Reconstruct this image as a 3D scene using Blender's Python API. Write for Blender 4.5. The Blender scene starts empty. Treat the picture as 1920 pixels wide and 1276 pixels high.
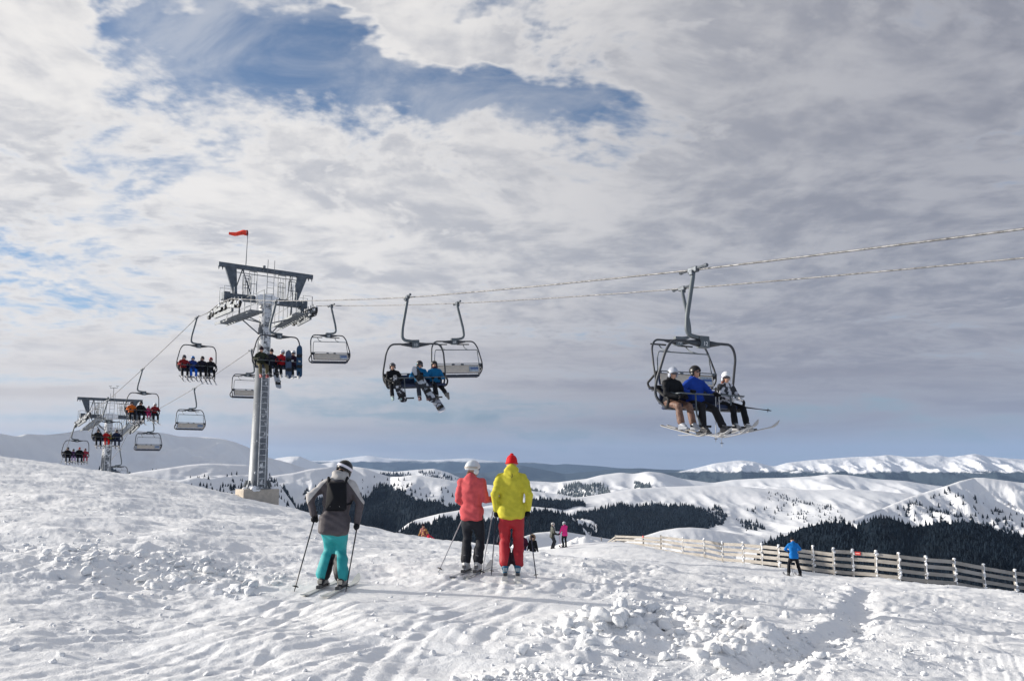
import bpy, bmesh, math, random
import numpy as np
from mathutils import Vector, Matrix, Quaternion

random.seed(7); rng = np.random.default_rng(7)
SC = bpy.context.scene
COL = SC.collection
R = math.radians

# ------------------------------------------------------------------ camera, sky, sun, exposure
F = 1600.0                       # focal length in photo pixels (1920 wide)
TH = math.atan(242.0 / F)        # camera looks up by this much; eye at the origin
cd = bpy.data.cameras.new('camera'); cam = bpy.data.objects.new('camera', cd); COL.objects.link(cam)
cd.sensor_width = 36; cd.lens = 36 * F / 1920; cd.clip_start = .1; cd.clip_end = 200000
cam.location = (0, 0, 0); cam.rotation_euler = (math.pi / 2 + TH, 0, 0)
SC.camera = cam
SC.view_settings.view_transform = 'Standard'; SC.view_settings.look = 'None'
SC.view_settings.exposure = 0.32; SC.view_settings.gamma = 1

SUN_EL = R(17.0)
SUN = Vector((-.985 * math.cos(SUN_EL), .13 * math.cos(SUN_EL), math.sin(SUN_EL))).normalized()
sl = bpy.data.lights.new('sun', 'SUN'); so = bpy.data.objects.new('sun', sl); COL.objects.link(so)
sl.energy = 5.0; sl.angle = R(.5); sl.color = (1, .93, .83)
so.rotation_euler = SUN.to_track_quat('Z', 'Y').to_euler()

def at(px, py, Y):
    """world point seen at photo pixel (px,py), at distance Y ahead"""
    u = (px - 960) / F; v = (638 - py) / F
    d = Vector((u, math.cos(TH) - v * math.sin(TH), math.sin(TH) + v * math.cos(TH)))
    return d * (Y / d.y)

# ------------------------------------------------------------------ node helpers
class NT:
    def __init__(s, tree): s.t = tree; s.n = tree.nodes; s.l = tree.links
    def new(s, typ, **kw):
        n = s.n.new(typ)
        for k, v in kw.items(): setattr(n, k, v)
        return n
    def put(s, sock, v):
        if isinstance(v, (int, float)): sock.default_value = v
        elif isinstance(v, (tuple, list)): sock.default_value = tuple(v) + ((1,) if len(v) == 3 and len(sock.default_value) == 4 else ())
        else: s.l.new(v, sock)
    def m(s, op, a, b=0.0, c=0.0, clamp=False):
        n = s.new('ShaderNodeMath', operation=op, use_clamp=clamp)
        for i, v in enumerate((a, b, c)):
            s.put(n.inputs[i], v)
        return n.outputs[0]
    def add(s, a, b): return s.m('ADD', a, b)
    def sub(s, a, b): return s.m('SUBTRACT', a, b)
    def mul(s, a, b): return s.m('MULTIPLY', a, b)
    def div(s, a, b): return s.m('DIVIDE', a, b)
    def mix(s, f, a, b):
        n = s.new('ShaderNodeMix', data_type='RGBA'); n.clamp_factor = True
        s.put(n.inputs[0], f); s.put(n.inputs[6], a); s.put(n.inputs[7], b); return n.outputs[2]
    def ss(s, x, a, b, to0=0.0, to1=1.0):
        n = s.new('ShaderNodeMapRange', interpolation_type='SMOOTHSTEP'); s.put(n.inputs[0], x)
        n.inputs[1].default_value = a; n.inputs[2].default_value = b; n.inputs[3].default_value = to0; n.inputs[4].default_value = to1
        return n.outputs[0]
    def noise(s, vec, scale, detail=4, rough=.55, dist=0.0, lac=2.0):
        n = s.new('ShaderNodeTexNoise'); s.put(n.inputs['Vector'], vec)
        n.inputs['Scale'].default_value = scale; n.inputs['Detail'].default_value = detail
        n.inputs['Roughness'].default_value = rough; n.inputs['Distortion'].default_value = dist
        n.inputs['Lacunarity'].default_value = lac
        return n.outputs[0]
    def xyz(s, x, y, z):
        n = s.new('ShaderNodeCombineXYZ'); s.put(n.inputs[0], x); s.put(n.inputs[1], y); s.put(n.inputs[2], z); return n.outputs[0]

# ------------------------------------------------------------------ world: sky with broken altocumulus
def build_world():
    w = bpy.data.worlds.new('World'); SC.world = w; w.use_nodes = True
    T = NT(w.node_tree); T.n.clear()
    out = T.new('ShaderNodeOutputWorld')
    sky = T.new('ShaderNodeTexSky', sky_type='NISHITA'); sky.sun_disc = False
    sky.sun_elevation = SUN_EL; sky.sun_rotation = math.atan2(SUN.x, SUN.y) % (2 * math.pi)
    sky.altitude = 1800; sky.air_density = 1.0; sky.dust_density = .4; sky.ozone_density = 1.5
    tc = T.new('ShaderNodeTexCoord'); sp = T.new('ShaderNodeSeparateXYZ'); T.l.new(tc.outputs['Generated'], sp.inputs[0])
    X, Y, Z = sp.outputs
    Yp = T.m('MAXIMUM', T.m('ABSOLUTE', Y), .02)
    a = T.div(X, Yp); e = T.div(Z, Yp)             # tangents of azimuth and elevation about due north
    Zc = T.m('MAXIMUM', Z, 0.0); den = T.add(Zc, .11)
    u = T.div(X, den); v = T.div(Y, den)           # a flat cloud deck overhead
    P = T.xyz(u, v, 0.0)
    def blob(a0, e0, sa, se, ang, amp):
        c, s_ = math.cos(R(ang)), math.sin(R(ang))
        da = T.sub(aw, a0); de = T.sub(ew, e0)
        p = T.div(T.add(T.mul(da, c), T.mul(de, s_)), sa); q = T.div(T.sub(T.mul(de, c), T.mul(da, s_)), se)
        r = T.add(T.mul(p, p), T.mul(q, q))
        return T.mul(T.m('EXPONENT', T.mul(r, -1.0)), amp)
    def pe(px, py):
        d = at(px, py, 1.0); return d.x, d.z
    wn = T.noise(T.xyz(T.mul(a, 1.0), T.mul(e, 1.6), 5.0), 7, 4, .6); wn2 = T.noise(T.xyz(T.mul(a, 1.0), T.mul(e, 1.8), 8.0), 6, 4, .6)
    aw = T.add(a, T.mul(T.sub(wn, .5), .34)); ew = T.add(e, T.mul(T.sub(wn2, .5), .17))
    cov = 0.0
    # (centre px, centre py, half size along, half size across (in tangent units), tilt deg, amplitude): openings < 0 < solid cloud
    B = [(430, 70, .13, .07, -12, -.55), (250, 130, .09, .05, -35, -.22), (790, 152, .24, .040, -9, -.66), (1040, 185, .13, .026, -14, -.50), (620,150,.12,.05,0,-.3),
         (330, 40, .05, .05, 0, -.25), (960, 32, .05, .012, 14, -.25), (600, 15, .07, .028, -6, .36), (700, 45, .06, .02, -8, .2), (850, 72, .10, .026, -4, .34), (150, 215, .2, .045, -20, .22), (215, 130, .04, .012, -12, .25),  (300, 330, .11, .03, 30, -.36), (250, 250, .05, .04, 0, -.25), (60, 480, .18, .02, -4, -.22),
         (1190, 275, .10, .012, -6, -.24), (1290, 60, .05, .01, 20, -.2), (60, 555, .16, .012, -5, -.25),
         (1880, 272, .06, .008, 0, -.22), (330, 752, .4, .010, 0, -.16), (700, 815, .4, .008, 0, -.2), (100, 30, .13, .06, -12, .35), (1500, 800, .3, .010, 0, -.2), (1100, 790, .3, .006, 1, -.12), (1700, 700, .4, .03, 0, .15),
         (1600, 190, .34, .17, 0, .34), (420, 230, .12, .035, -12, .18), (1100, 430, .5, .10, 0, .26), (250, 450, .3, .05, 0, .1), (1600, 480, .4, .1, 0, .25), (220, 660, .25, .02, 0, .22)]
    for (px, py, sa, se, ang, amp) in B:
        a0, e0 = pe(px, py); cov = T.add(cov, blob(a0, e0, sa, se, ang, amp))
    # nearer the horizon the deck breaks into long flat streaks
    low = T.ss(e, .05, .22, 1.0, 0.0)
    wp = T.noise(P, .9, 2, .5)
    Pw = T.new('ShaderNodeVectorMath', operation='ADD'); T.l.new(P, Pw.inputs[0]); T.l.new(T.xyz(T.mul(wp, .7), T.mul(wp, .4), 0.0), Pw.inputs[1]); Pw = Pw.outputs[0]
    n1 = T.noise(Pw, 1.6, 3, .5); n2 = T.noise(Pw, 6.5, 6, .58, .15); n3 = T.noise(Pw, 19, 5, .58)
    st = T.noise(T.xyz(T.mul(a, 2.2), T.mul(e, 26), 3.0), 1.3, 6, .5, .3)
    puffy = T.add(T.add(T.mul(n1, .34), T.mul(n2, .50)), T.mul(n3, .28))
    fld = T.add(T.mul(puffy, T.sub(1.0, T.mul(low, .75))), T.mul(T.mul(st, .80), low))
    fld = T.add(T.mul(T.sub(fld, .5), 1.25), T.add(.5, T.mul(cov, .55)))
    mask = T.mul(T.ss(T.add(fld, T.mul(low, .04)), .34, .62), T.ss(Y, -.35, .1, .35, 1.0))  # cloud thinned in the unseen sky behind the camera, to lower the fill light
    thick = T.ss(fld, .47, .86)
    # colour of the cloud: brighter towards the sun, shaded undersides
    dt = T.new('ShaderNodeVectorMath', operation='DOT_PRODUCT'); T.l.new(tc.outputs['Generated'], dt.inputs[0]); dt.inputs[1].default_value = SUN
    toward = T.ss(dt.outputs['Value'], -.25, .50)
    lit = T.mix(toward, (.44, .44, .475), (.93, .90, .87))
    shade = T.mix(toward, (.235, .245, .295), (.52, .53, .575))
    body = T.add(T.mul(T.noise(Pw, 3.0, 4, .52, .2), .6), T.mul(T.noise(Pw, 10, 5, .58), .4))
    bodyl = T.noise(T.xyz(T.mul(a, 1.5), T.mul(e, 16), 9.0), 1.5, 5, .5, .2)
    bb = T.add(T.mul(body, T.sub(1.0, low)), T.mul(bodyl, low))
    sh = T.m('MULTIPLY', T.ss(bb, .38, .62), T.ss(thick, .0, .6), clamp=True)
    cloud = T.mix(T.mul(sh, .8), lit, shade)
    warm = T.ss(e, .02, .26, 1.0, 0.0)
    cloud = T.mix(T.mul(warm, T.mul(st, 1.25)), cloud, T.mix(T.ss(dt.outputs['Value'], .1, .7), (.27, .235, .25), (.80, .69, .58)))
    # blue: the physical sky, toned like the photo's
    sc = T.new('ShaderNodeVectorMath', operation='SCALE'); T.l.new(sky.outputs[0], sc.inputs[0]); sc.inputs['Scale'].default_value = SKY_K
    tint = T.new('ShaderNodeVectorMath', operation='MULTIPLY'); T.l.new(sc.outputs[0], tint.inputs[0]); tint.inputs[1].default_value = (1.1, 1.12, 1.16)
    blue = T.mix(T.ss(e, .02, .2, .85, 0.0), tint.outputs[0], T.mix(T.ss(dt.outputs['Value'], .1, .7), (.165, .20, .235), (.44, .49, .53)))
    veil = T.mul(T.ss(T.noise(T.xyz(T.mul(a, 3.0), T.mul(e, 5.0), 2.0), 2.2, 6, .6, .5), .35, .75), .42)
    blue = T.mix(veil, blue, lit)
    col = T.mix(mask, blue, cloud)
    col = T.mix(T.ss(e, -.03, .03, .5, 0.0), col, (.26, .29, .35))
    bg = T.new('ShaderNodeBackground'); T.l.new(col, bg.inputs[0]); bg.inputs[1].default_value = .77
    T.l.new(bg.outputs[0], out.inputs[0])
    w.cycles.sampling_method = 'MANUAL'; w.cycles.sample_map_resolution = 512
SKY_K = .115
build_world()

# ------------------------------------------------------------------ materials
MATS = {}
def mat(name, color, rough=.6, metal=0.0, bump=0.0, bscale=40.0, var=0.0, vscale=6.0, spec=.35, bdist=.01, coat=0.0, sheen=0.0):
    if name in MATS: return MATS[name]
    m = bpy.data.materials.new(name); m.use_nodes = True; T = NT(m.node_tree)
    b = T.n['Principled BSDF']; b.inputs['Base Color'].default_value = (*color, 1); b.inputs['Roughness'].default_value = rough
    b.inputs['Metallic'].default_value = metal; b.inputs['Specular IOR Level'].default_value = spec
    b.inputs['Coat Weight'].default_value = coat; b.inputs['Sheen Weight'].default_value = sheen
    tc = T.new('ShaderNodeTexCoord')
    if var > 0:
        n = T.noise(tc.outputs['Object'], vscale, 5, .6)
        T.l.new(T.mix(T.ss(n, .3, .7), tuple(c * (1 - var) for c in color), tuple(min(1, c * (1 + var)) for c in color)), b.inputs['Base Color'])
    if bump > 0:
        bp = T.new('ShaderNodeBump'); bp.inputs['Strength'].default_value = bump; bp.inputs['Distance'].default_value = bdist
        T.l.new(T.noise(tc.outputs['Object'], bscale, 4, .6), bp.inputs['Height']); T.l.new(bp.outputs[0], b.inputs['Normal'])
    MATS[name] = m; return m

def snow_mat(name, near):
    m = bpy.data.materials.new(name); m.use_nodes = True; T = NT(m.node_tree); b = T.n['Principled BSDF']
    ge = T.new('ShaderNodeNewGeometry'); P = ge.outputs['Position']
    if near:
        n = T.noise(P, .7, 5, .6); n2 = T.noise(P, 9, 6, .7)
        c = T.mix(T.ss(T.add(T.mul(n, .6), T.mul(n2, .4)), .35, .65), (.80, .815, .84), (.90, .90, .90))
        b.inputs['Roughness'].default_value = .55; b.inputs['Specular IOR Level'].default_value = .35
        h = T.add(T.mul(T.noise(P, 14, 5, .7), .6), T.mul(T.noise(P, 60, 3, .6), .25))
        bp = T.new('ShaderNodeBump'); bp.inputs['Strength'].default_value = .55; bp.inputs['Distance'].default_value = .05
        T.l.new(h, bp.inputs['Height']); T.l.new(bp.outputs[0], b.inputs['Normal'])
    else:
        n = T.noise(P, .004, 6, .6)
        c = T.mix(T.ss(n, .35, .7), (.80, .815, .84), (.72, .73, .76)); b.inputs['Roughness'].default_value = .8; b.inputs['Specular IOR Level'].default_value = .1
        bp = T.new('ShaderNodeBump'); bp.inputs['Strength'].default_value = .4; bp.inputs['Distance'].default_value = 9
        T.l.new(T.noise(P, .012, 6, .62), bp.inputs['Height']); T.l.new(bp.outputs[0], b.inputs['Normal'])
    T.l.new(c, b.inputs['Base Color']); MATS[name] = m; return m

def range_mat(name, zlo, zhi, forest, nscale, snow=(.78, .79, .82), ridgy=.5):
    """far range: snow on the heights, dark woods on the lower flanks"""
    m = bpy.data.materials.new(name); m.use_nodes = True; T = NT(m.node_tree); b = T.n['Principled BSDF']
    ge = T.new('ShaderNodeNewGeometry'); P = ge.outputs['Position']; sp = T.new('ShaderNodeSeparateXYZ'); T.l.new(P, sp.inputs[0])
    n = T.noise(P, nscale, 6, .65); t = T.add(T.div(T.sub(sp.outputs[2], zlo), zhi - zlo), T.mul(T.sub(n, .5), ridgy * 2))
    T.l.new(T.mix(T.ss(t, .4, .6), forest, snow), b.inputs['Base Color']); b.inputs['Roughness'].default_value = .9; b.inputs['Specular IOR Level'].default_value = .1
    bp = T.new('ShaderNodeBump'); bp.inputs['Strength'].default_value = .7; bp.inputs['Distance'].default_value = 60
    T.l.new(T.noise(P, nscale * 2, 6, .6), bp.inputs['Height']); T.l.new(bp.outputs[0], b.inputs['Normal'])
    MATS[name] = m; return m

# ------------------------------------------------------------------ objects
def tag(o, label=None, cat=None, group=None, kind=None):
    if label: o['label'] = label
    if cat: o['category'] = cat
    if group: o['group'] = group
    if kind: o['kind'] = kind
    return o
def empty(name, loc, rot=(0, 0, 0), label=None, cat=None, group=None):
    o = bpy.data.objects.new(name, None); o.empty_display_size = .1; COL.objects.link(o); o.location = loc; o.rotation_euler = rot
    return tag(o, label, cat, group)
def mesh_from(name, V, Fc, smooth=False):
    me = bpy.data.meshes.new(name); V = np.asarray(V, dtype=np.float32)
    me.from_pydata(V.tolist(), [], [tuple(f) for f in Fc]); me.update()
    if smooth: me.polygons.foreach_set('use_smooth', [True] * len(me.polygons))
    return me
def quads_mesh(name, V, Q, smooth=True):
    me = bpy.data.meshes.new(name); V = np.asarray(V, np.float32); Q = np.asarray(Q, np.int32); k = Q.shape[1]
    me.vertices.add(len(V)); me.vertices.foreach_set('co', V.ravel())
    me.loops.add(Q.size); me.loops.foreach_set('vertex_index', Q.ravel())
    me.polygons.add(len(Q)); me.polygons.foreach_set('loop_start', np.arange(0, Q.size, k, dtype=np.int32)); me.polygons.foreach_set('loop_total', np.full(len(Q), k, np.int32))
    if smooth: me.polygons.foreach_set('use_smooth', np.ones(len(Q), bool))
    me.update(calc_edges=True); me.validate(); return me
def link(name, me, m, parent=None, **kw):
    o = bpy.data.objects.new(name, me); COL.objects.link(o)
    if m is not None:
        if not me.materials: me.materials.append(m)
        elif me.materials[0] is not m: o.material_slots[0].link = 'OBJECT'; o.material_slots[0].material = m
    if parent is not None: o.parent = parent
    return tag(o, **kw)

class MB:
    """collects shapes that make one mesh"""
    def __init__(s): s.V = []; s.F = []
    def raw(s, V, Fc):
        k = len(s.V); s.V += [tuple(v) for v in V]; s.F += [tuple(i + k for i in f) for f in Fc]; return s
    def box(s, c, size, rot=None, bev=0.0):
        x, y, z = [q / 2 for q in size]
        if bev > 0:
            bm = bmesh.new(); bmesh.ops.create_cube(bm, size=1); bmesh.ops.scale(bm, vec=size, verts=bm.verts)
            bmesh.ops.bevel(bm, geom=bm.edges[:], offset=bev, segments=2, affect='EDGES', profile=.5)
            bm.verts.index_update(); V = [v.co.copy() for v in bm.verts]; Fc = [[v.index for v in f.verts] for f in bm.faces]; bm.free()
        else:
            V = [Vector((i * x, j * y, k * z)) for i in (-1, 1) for j in (-1, 1) for k in (-1, 1)]
            Fc = [(0, 1, 3, 2), (4, 6, 7, 5), (0, 4, 5, 1), (2, 3, 7, 6), (0, 2, 6, 4), (1, 5, 7, 3)]
        if rot is not None: V = [rot @ v for v in V]
        c = Vector(c); return s.raw([v + c for v in V], Fc)
    def bar(s, a, b, w, h, up=(0, 0, 1)):
        a, b = Vector(a), Vector(b); d = (b - a); L = d.length; d.normalize(); up = Vector(up)
        if abs(d.dot(up)) > .98: up = Vector((0, 1, 0))
        sx = d.cross(up).normalized(); uz = sx.cross(d).normalized(); M = Matrix((sx, d, uz)).transposed()
        return s.box((a + b) / 2, (w, L, h), M)
    def tube(s, pts, r, n=8, cap=True, closed=False):
        P = [Vector(p) for p in pts]; k = len(P); rr = r if isinstance(r, (list, tuple)) else [r] * k
        V = []; Fc = []; t0 = (P[1] - P[0]).normalized(); ref = Vector((0, 0, 1)) if abs(t0.z) < .9 else Vector((1, 0, 0))
        nx = t0.cross(ref).normalized()
        for i in range(k):
            if closed: t = (P[(i + 1) % k] - P[i - 1]).normalized()
            else: t = (P[min(i + 1, k - 1)] - P[max(i - 1, 0)]).normalized()
            nx = (nx - t * nx.dot(t)).normalized(); ny = t.cross(nx)
            for j in range(n):
                an = 2 * math.pi * j / n; V.append(P[i] + (nx * math.cos(an) + ny * math.sin(an)) * rr[i])
        m = k if closed else k - 1
        for i in range(m):
            for j in range(n):
                a = i * n + j; b = i * n + (j + 1) % n; c = ((i + 1) % k) * n + (j + 1) % n; d = ((i + 1) % k) * n + j; Fc.append((a, b, c, d))
        if cap and not closed: Fc.append(tuple(range(n - 1, -1, -1))); Fc.append(tuple((k - 1) * n + j for j in range(n)))
        return s.raw(V, Fc)
    def cyl(s, a, b, r, n=12, r2=None): return s.tube([a, b], [r, r if r2 is None else r2], n)
    def ell(s, c, rad, nu=12, nv=8, rot=None, zmin=-1.0):
        V = []; Fc = []; c = Vector(c)
        for i in range(nv + 1):
            t = math.acos(max(-1, min(1, 1 - (1 - zmin) * i / nv))) if True else 0
            for j in range(nu):
                p = 2 * math.pi * j / nu; v = Vector((rad[0] * math.sin(t) * math.cos(p), rad[1] * math.sin(t) * math.sin(p), rad[2] * math.cos(t)))
                V.append(c + (rot @ v if rot is not None else v))
        for i in range(nv):
            for j in range(nu):
                a = i * nu + j; b = i * nu + (j + 1) % nu; Fc.append((a, a + nu, b + nu, b))
        return s.raw(V, Fc)
    def hull(s, spheres, n=1):
        """convex hull of spheres (centre, radius or (rx,ry,rz))"""
        bm = bmesh.new()
        for c, r in spheres:
            rad = r if isinstance(r, (tuple, list)) else (r, r, r); c = Vector(c)
            for u in SPH: bm.verts.new((c.x + u.x * rad[0], c.y + u.y * rad[1], c.z + u.z * rad[2]))
        res = bmesh.ops.convex_hull(bm, input=bm.verts[:])
        bmesh.ops.delete(bm, geom=[v for v in bm.verts if not v.link_faces], context='VERTS')
        bm.verts.index_update(); s.raw([v.co.copy() for v in bm.verts], [[v.index for v in f.verts] for f in bm.faces]); bm.free(); return s
    def mesh(s, name, smooth=False):
        me = mesh_from(name, s.V, s.F, smooth)
        return me
    def build(s, name, m, parent=None, smooth=False, autos=False, **kw):
        me = s.mesh(name, smooth)
        if autos:
            me.polygons.foreach_set('use_smooth', [True] * len(me.polygons))
            try: me.set_sharp_from_angle(angle=R(40))
            except Exception: pass
        return link(name, me, m, parent, **kw)
_b = bmesh.new(); bmesh.ops.create_icosphere(_b, subdivisions=2, radius=1); SPH = [v.co.copy() for v in _b.verts]; _b.free()

# ------------------------------------------------------------------ numpy noise
def _h(ix, iy, seed):
    n = (ix * 374761393 + iy * 668265263 + seed * 1442695041) & 0xffffffff
    n = ((n ^ (n >> 13)) * 1274126177) & 0xffffffff
    return ((n ^ (n >> 16)) & 0xffffff) / float(0x1000000)
def pnoise(x, y, seed=0):
    ix = np.floor(x).astype(np.int64); iy = np.floor(y).astype(np.int64); fx = x - ix; fy = y - iy
    def g(dx, dy):
        a = _h(ix + dx, iy + dy, seed) * 2 * np.pi; return np.cos(a) * (fx - dx) + np.sin(a) * (fy - dy)
    u = fx ** 3 * (fx * (fx * 6 - 15) + 10); v = fy ** 3 * (fy * (fy * 6 - 15) + 10)
    return ((g(0, 0) * (1 - u) + g(1, 0) * u) * (1 - v) + (g(0, 1) * (1 - u) + g(1, 1) * u) * v) * 1.4
def fbm(x, y, octv=4, seed=0, gain=.5, lac=2.03):
    s = 0; a = 1.0
    for i in range(octv):
        s = s + a * pnoise(x, y, seed + i * 17); x = x * lac + 3.1; y = y * lac + 1.7; a *= gain
    return s
def ridged(x, y, octv=4, seed=0, gain=.5):
    s = 0; a = 1.0
    for i in range(octv):
        s = s + a * (1 - np.abs(pnoise(x, y, seed + i * 13)) * 2); x = x * 2.1 + 5; y = y * 2.1; a *= gain
    return s
def lumps(x, y, seed=0, dens=.6, rmin=.25, rmax=.55):
    """rounded snow clods scattered one per cell"""
    ix = np.floor(x).astype(np.int64); iy = np.floor(y).astype(np.int64); out = np.zeros_like(x)
    for dx in (-1, 0, 1):
        for dy in (-1, 0, 1):
            cx, cy = ix + dx, iy + dy
            px = cx + .2 + .6 * _h(cx, cy, seed); py = cy + .2 + .6 * _h(cx, cy, seed + 5); r = rmin + (rmax - rmin) * _h(cx, cy, seed + 9) ** 2
            on = _h(cx, cy, seed + 21) < dens; st = .6 + .9 * _h(cx, cy, seed + 31)
            d2 = ((x - px) ** 2 * st + (y - py) ** 2 / st) / r ** 2
            out = np.maximum(out, np.where(on & (d2 < 1), np.sqrt(np.clip(1 - d2, 0, 1)) * r, 0))
    return out
# ------------------------------------------------------------------ the near snow slope
FP = [(1128, 1029, 76), (1155, 1027, 70), (1207, 1030, 64), (1240, 1034, 60.5), (1282, 1041, 56.5), (1322, 1047, 53), (1356, 1053, 50), (1395, 1058, 48.2), (1430, 1062, 46.8), (1462, 1065.5, 45.7), (1495, 1069.5, 44.8), (1527, 1074, 44), (1566, 1079, 43), (1602, 1084, 42.2), (1646, 1087, 41.5), (1689, 1091, 41), (1740, 1097, 40.8), (1794, 1103, 41), (1849, 1111, 41.4), (1908, 1118, 42), (1968, 1126, 42.5), (2035, 1134, 43)]
CP = [at(*p) for p in [(0, 866, 50), (100, 881, 50), (190, 893, 50), (250, 903, 50), (330, 915, 50), (445, 932, 49), (520, 948, 48), (600, 968, 47), (700, 990, 46), (760, 1005, 46),
      (830, 1022, 46), (865, 1030, 46), (-200, 845, 50), (0, 925, 64), (200, 950, 64), (445, 990, 64), (700, 1045, 62), (830, 1075, 62), (190, 965, 80), (-200, 915, 66),
      (625, 1106, 12), (915, 1074, 14.2), (1490, 1079, 41), (960, 1276, 6.8), (2100, 1140, 43.4), (1035, 1031, 60), (1000, 1030, 66), (930, 1028, 52), (960, 1036, 38), (1356, 1110, 62), (1700, 1160, 56), (1907, 1180, 57), (1520, 1125, 60), (1000, 1080, 85),
      (1155, 1075, 85), (1300, 1090, 80)] + FP]
CP += [Vector(p) for p in [(-5, 7, -1.5), (-9, 16, -1.05), (-18, 32, -.35), (5, 7, -1.9), (10, 16, -2.85), (0, -8, -1.5), (-12, -8, -1.1), (12, -8, -2.4), (-45, 0, 1.2), (45, 0, -6.5), (65, 40, -10), (-70, 50, 3),
       (-60, 110, -16), (0, 110, -18), (60, 110, -26), (-90, 0, 3), (100, 10, -14), (0, -30, -1.2), (-60, -30, 3), (60, -30, -8)]]
CP = np.array(CP)
def _tps(P, z, lam=1e-3):
    n = len(P); d = np.linalg.norm(P[:, None] - P[None], axis=2) / 30; K = np.where(d > 0, d ** 2 * np.log(d + 1e-12), 0) + lam * np.eye(n)
    Q = np.c_[np.ones(n), P / 30]; A = np.block([[K, Q], [Q.T, np.zeros((3, 3))]]); w = np.linalg.solve(A, np.r_[z, np.zeros(3)]); return w
TW = _tps(CP[:, :2], CP[:, 2])
def gbase(x, y):
    x = np.asarray(x, float); y = np.asarray(y, float); s = TW[-3] + TW[-2] * x / 30 + TW[-1] * y / 30
    for (px, py, _), w in zip(CP, TW[:-3]):
        d2 = ((x - px) ** 2 + (y - py) ** 2) / 900; s = s + w * .5 * d2 * np.log(d2 + 1e-12)
    far = -14 - (y - 105) * .33; t = np.clip((y - 95) / 25, 0, 1); s = s * (1 - t) + np.minimum(s, far) * t
    t2 = np.clip((y - 118) / 10, 0, 1); s = s * (1 - t2) + far * t2
    s = s - .55 * np.exp(-((x - 1.0) / 2.2) ** 2 - ((y - 47) / 4.) ** 2)          # the dip the sitting figures stand in
    return s
def seg_d(x, y, a, b):
    ax, ay = a; bx, by = b; dx, dy = bx - ax, by - ay; L = dx * dx + dy * dy
    t = np.clip(((x - ax) * dx + (y - ay) * dy) / L, 0, 1); ex = x - ax - t * dx; ey = y - ay - t * dy
    return np.sqrt(ex * ex + ey * ey), t, (ex * dy - ey * dx) / math.sqrt(L)
def poly_d(x, y, pts):
    best = np.full(x.shape, 1e9); sd = np.zeros(x.shape)
    for a, b in zip(pts, pts[1:]):
        d, t, s = seg_d(x, y, a, b); k = d < best; best = np.where(k, d, best); sd = np.where(k, s, sd)
    return best, sd
def G(px, py):
    """ground point under photo pixel"""
    Y = 4.0
    for i in range(4000):
        p = at(px, py, Y)
        if p.z <= float(gbase(p.x, p.y)): return (p.x, p.y)
        Y *= 1.004
    return (p.x, p.y)
PILE = [G(*p) for p in [(1120, 1190), (1180, 1170), (1260, 1165), (1350, 1185), (1400, 1195)]]
PILE2 = [G(*p) for p in [(1090, 1215), (1150, 1190), (1280, 1200), (1420, 1230)]]
FUR = [G(*p) for p in [(1622, 1110), (1612, 1150), (1590, 1175), (1555, 1198), (1500, 1222), (1420, 1240)]]
LPILE = [G(*p) for p in [(190, 1075), (260, 1062), (330, 1075), (420, 1092)]]
def smooth_line(P, n=7):
    P = [Vector((p[0], p[1], 0)) for p in P]; out = []
    for i in range(len(P) - 1):
        p0 = P[max(i - 1, 0)]; p1, p2 = P[i], P[i + 1]; p3 = P[min(i + 2, len(P) - 1)]
        for k in range(n):
            t = k / n; out.append(.5 * ((2 * p1) + (p2 - p0) * t + (2 * p0 - 5 * p1 + 4 * p2 - p3) * t * t + (3 * p1 - p0 - 3 * p2 + p3) * t ** 3))
    return [(v.x, v.y) for v in out + [P[-1]]]
TRACKS = [(smooth_line([G(*p) for p in L], 5), o) for L, o in [
    ([(60, 1268), (330, 1215), (560, 1160), (760, 1118), (900, 1098)], .16), ([(200, 1272), (450, 1215), (640, 1170), (820, 1150)], .14), ([(380, 1270), (560, 1225), (760, 1185), (960, 1168), (1060, 1175)], .17),
    ([(30, 1210), (260, 1180), (480, 1148), (600, 1125)], .13), ([(560, 1262), (720, 1205), (900, 1150), (1000, 1110), (1060, 1085)], .15), ([(700, 1270), (760, 1200), (860, 1140), (980, 1100)], .12),
    ([(420, 1172), (500, 1140), (572, 1107)], .02), ([(470, 1190), (550, 1150), (626, 1113)], .02), ([(780, 1120), (830, 1095), (880, 1075)], .10), ([(930, 1130), (945, 1100), (957, 1080)], .10),
    ([(1500, 1272), (1560, 1200), (1660, 1150), (1800, 1120)], .14), ([(880, 1200), (1000, 1130), (1180, 1085), (1300, 1065)], .13)]]
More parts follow.
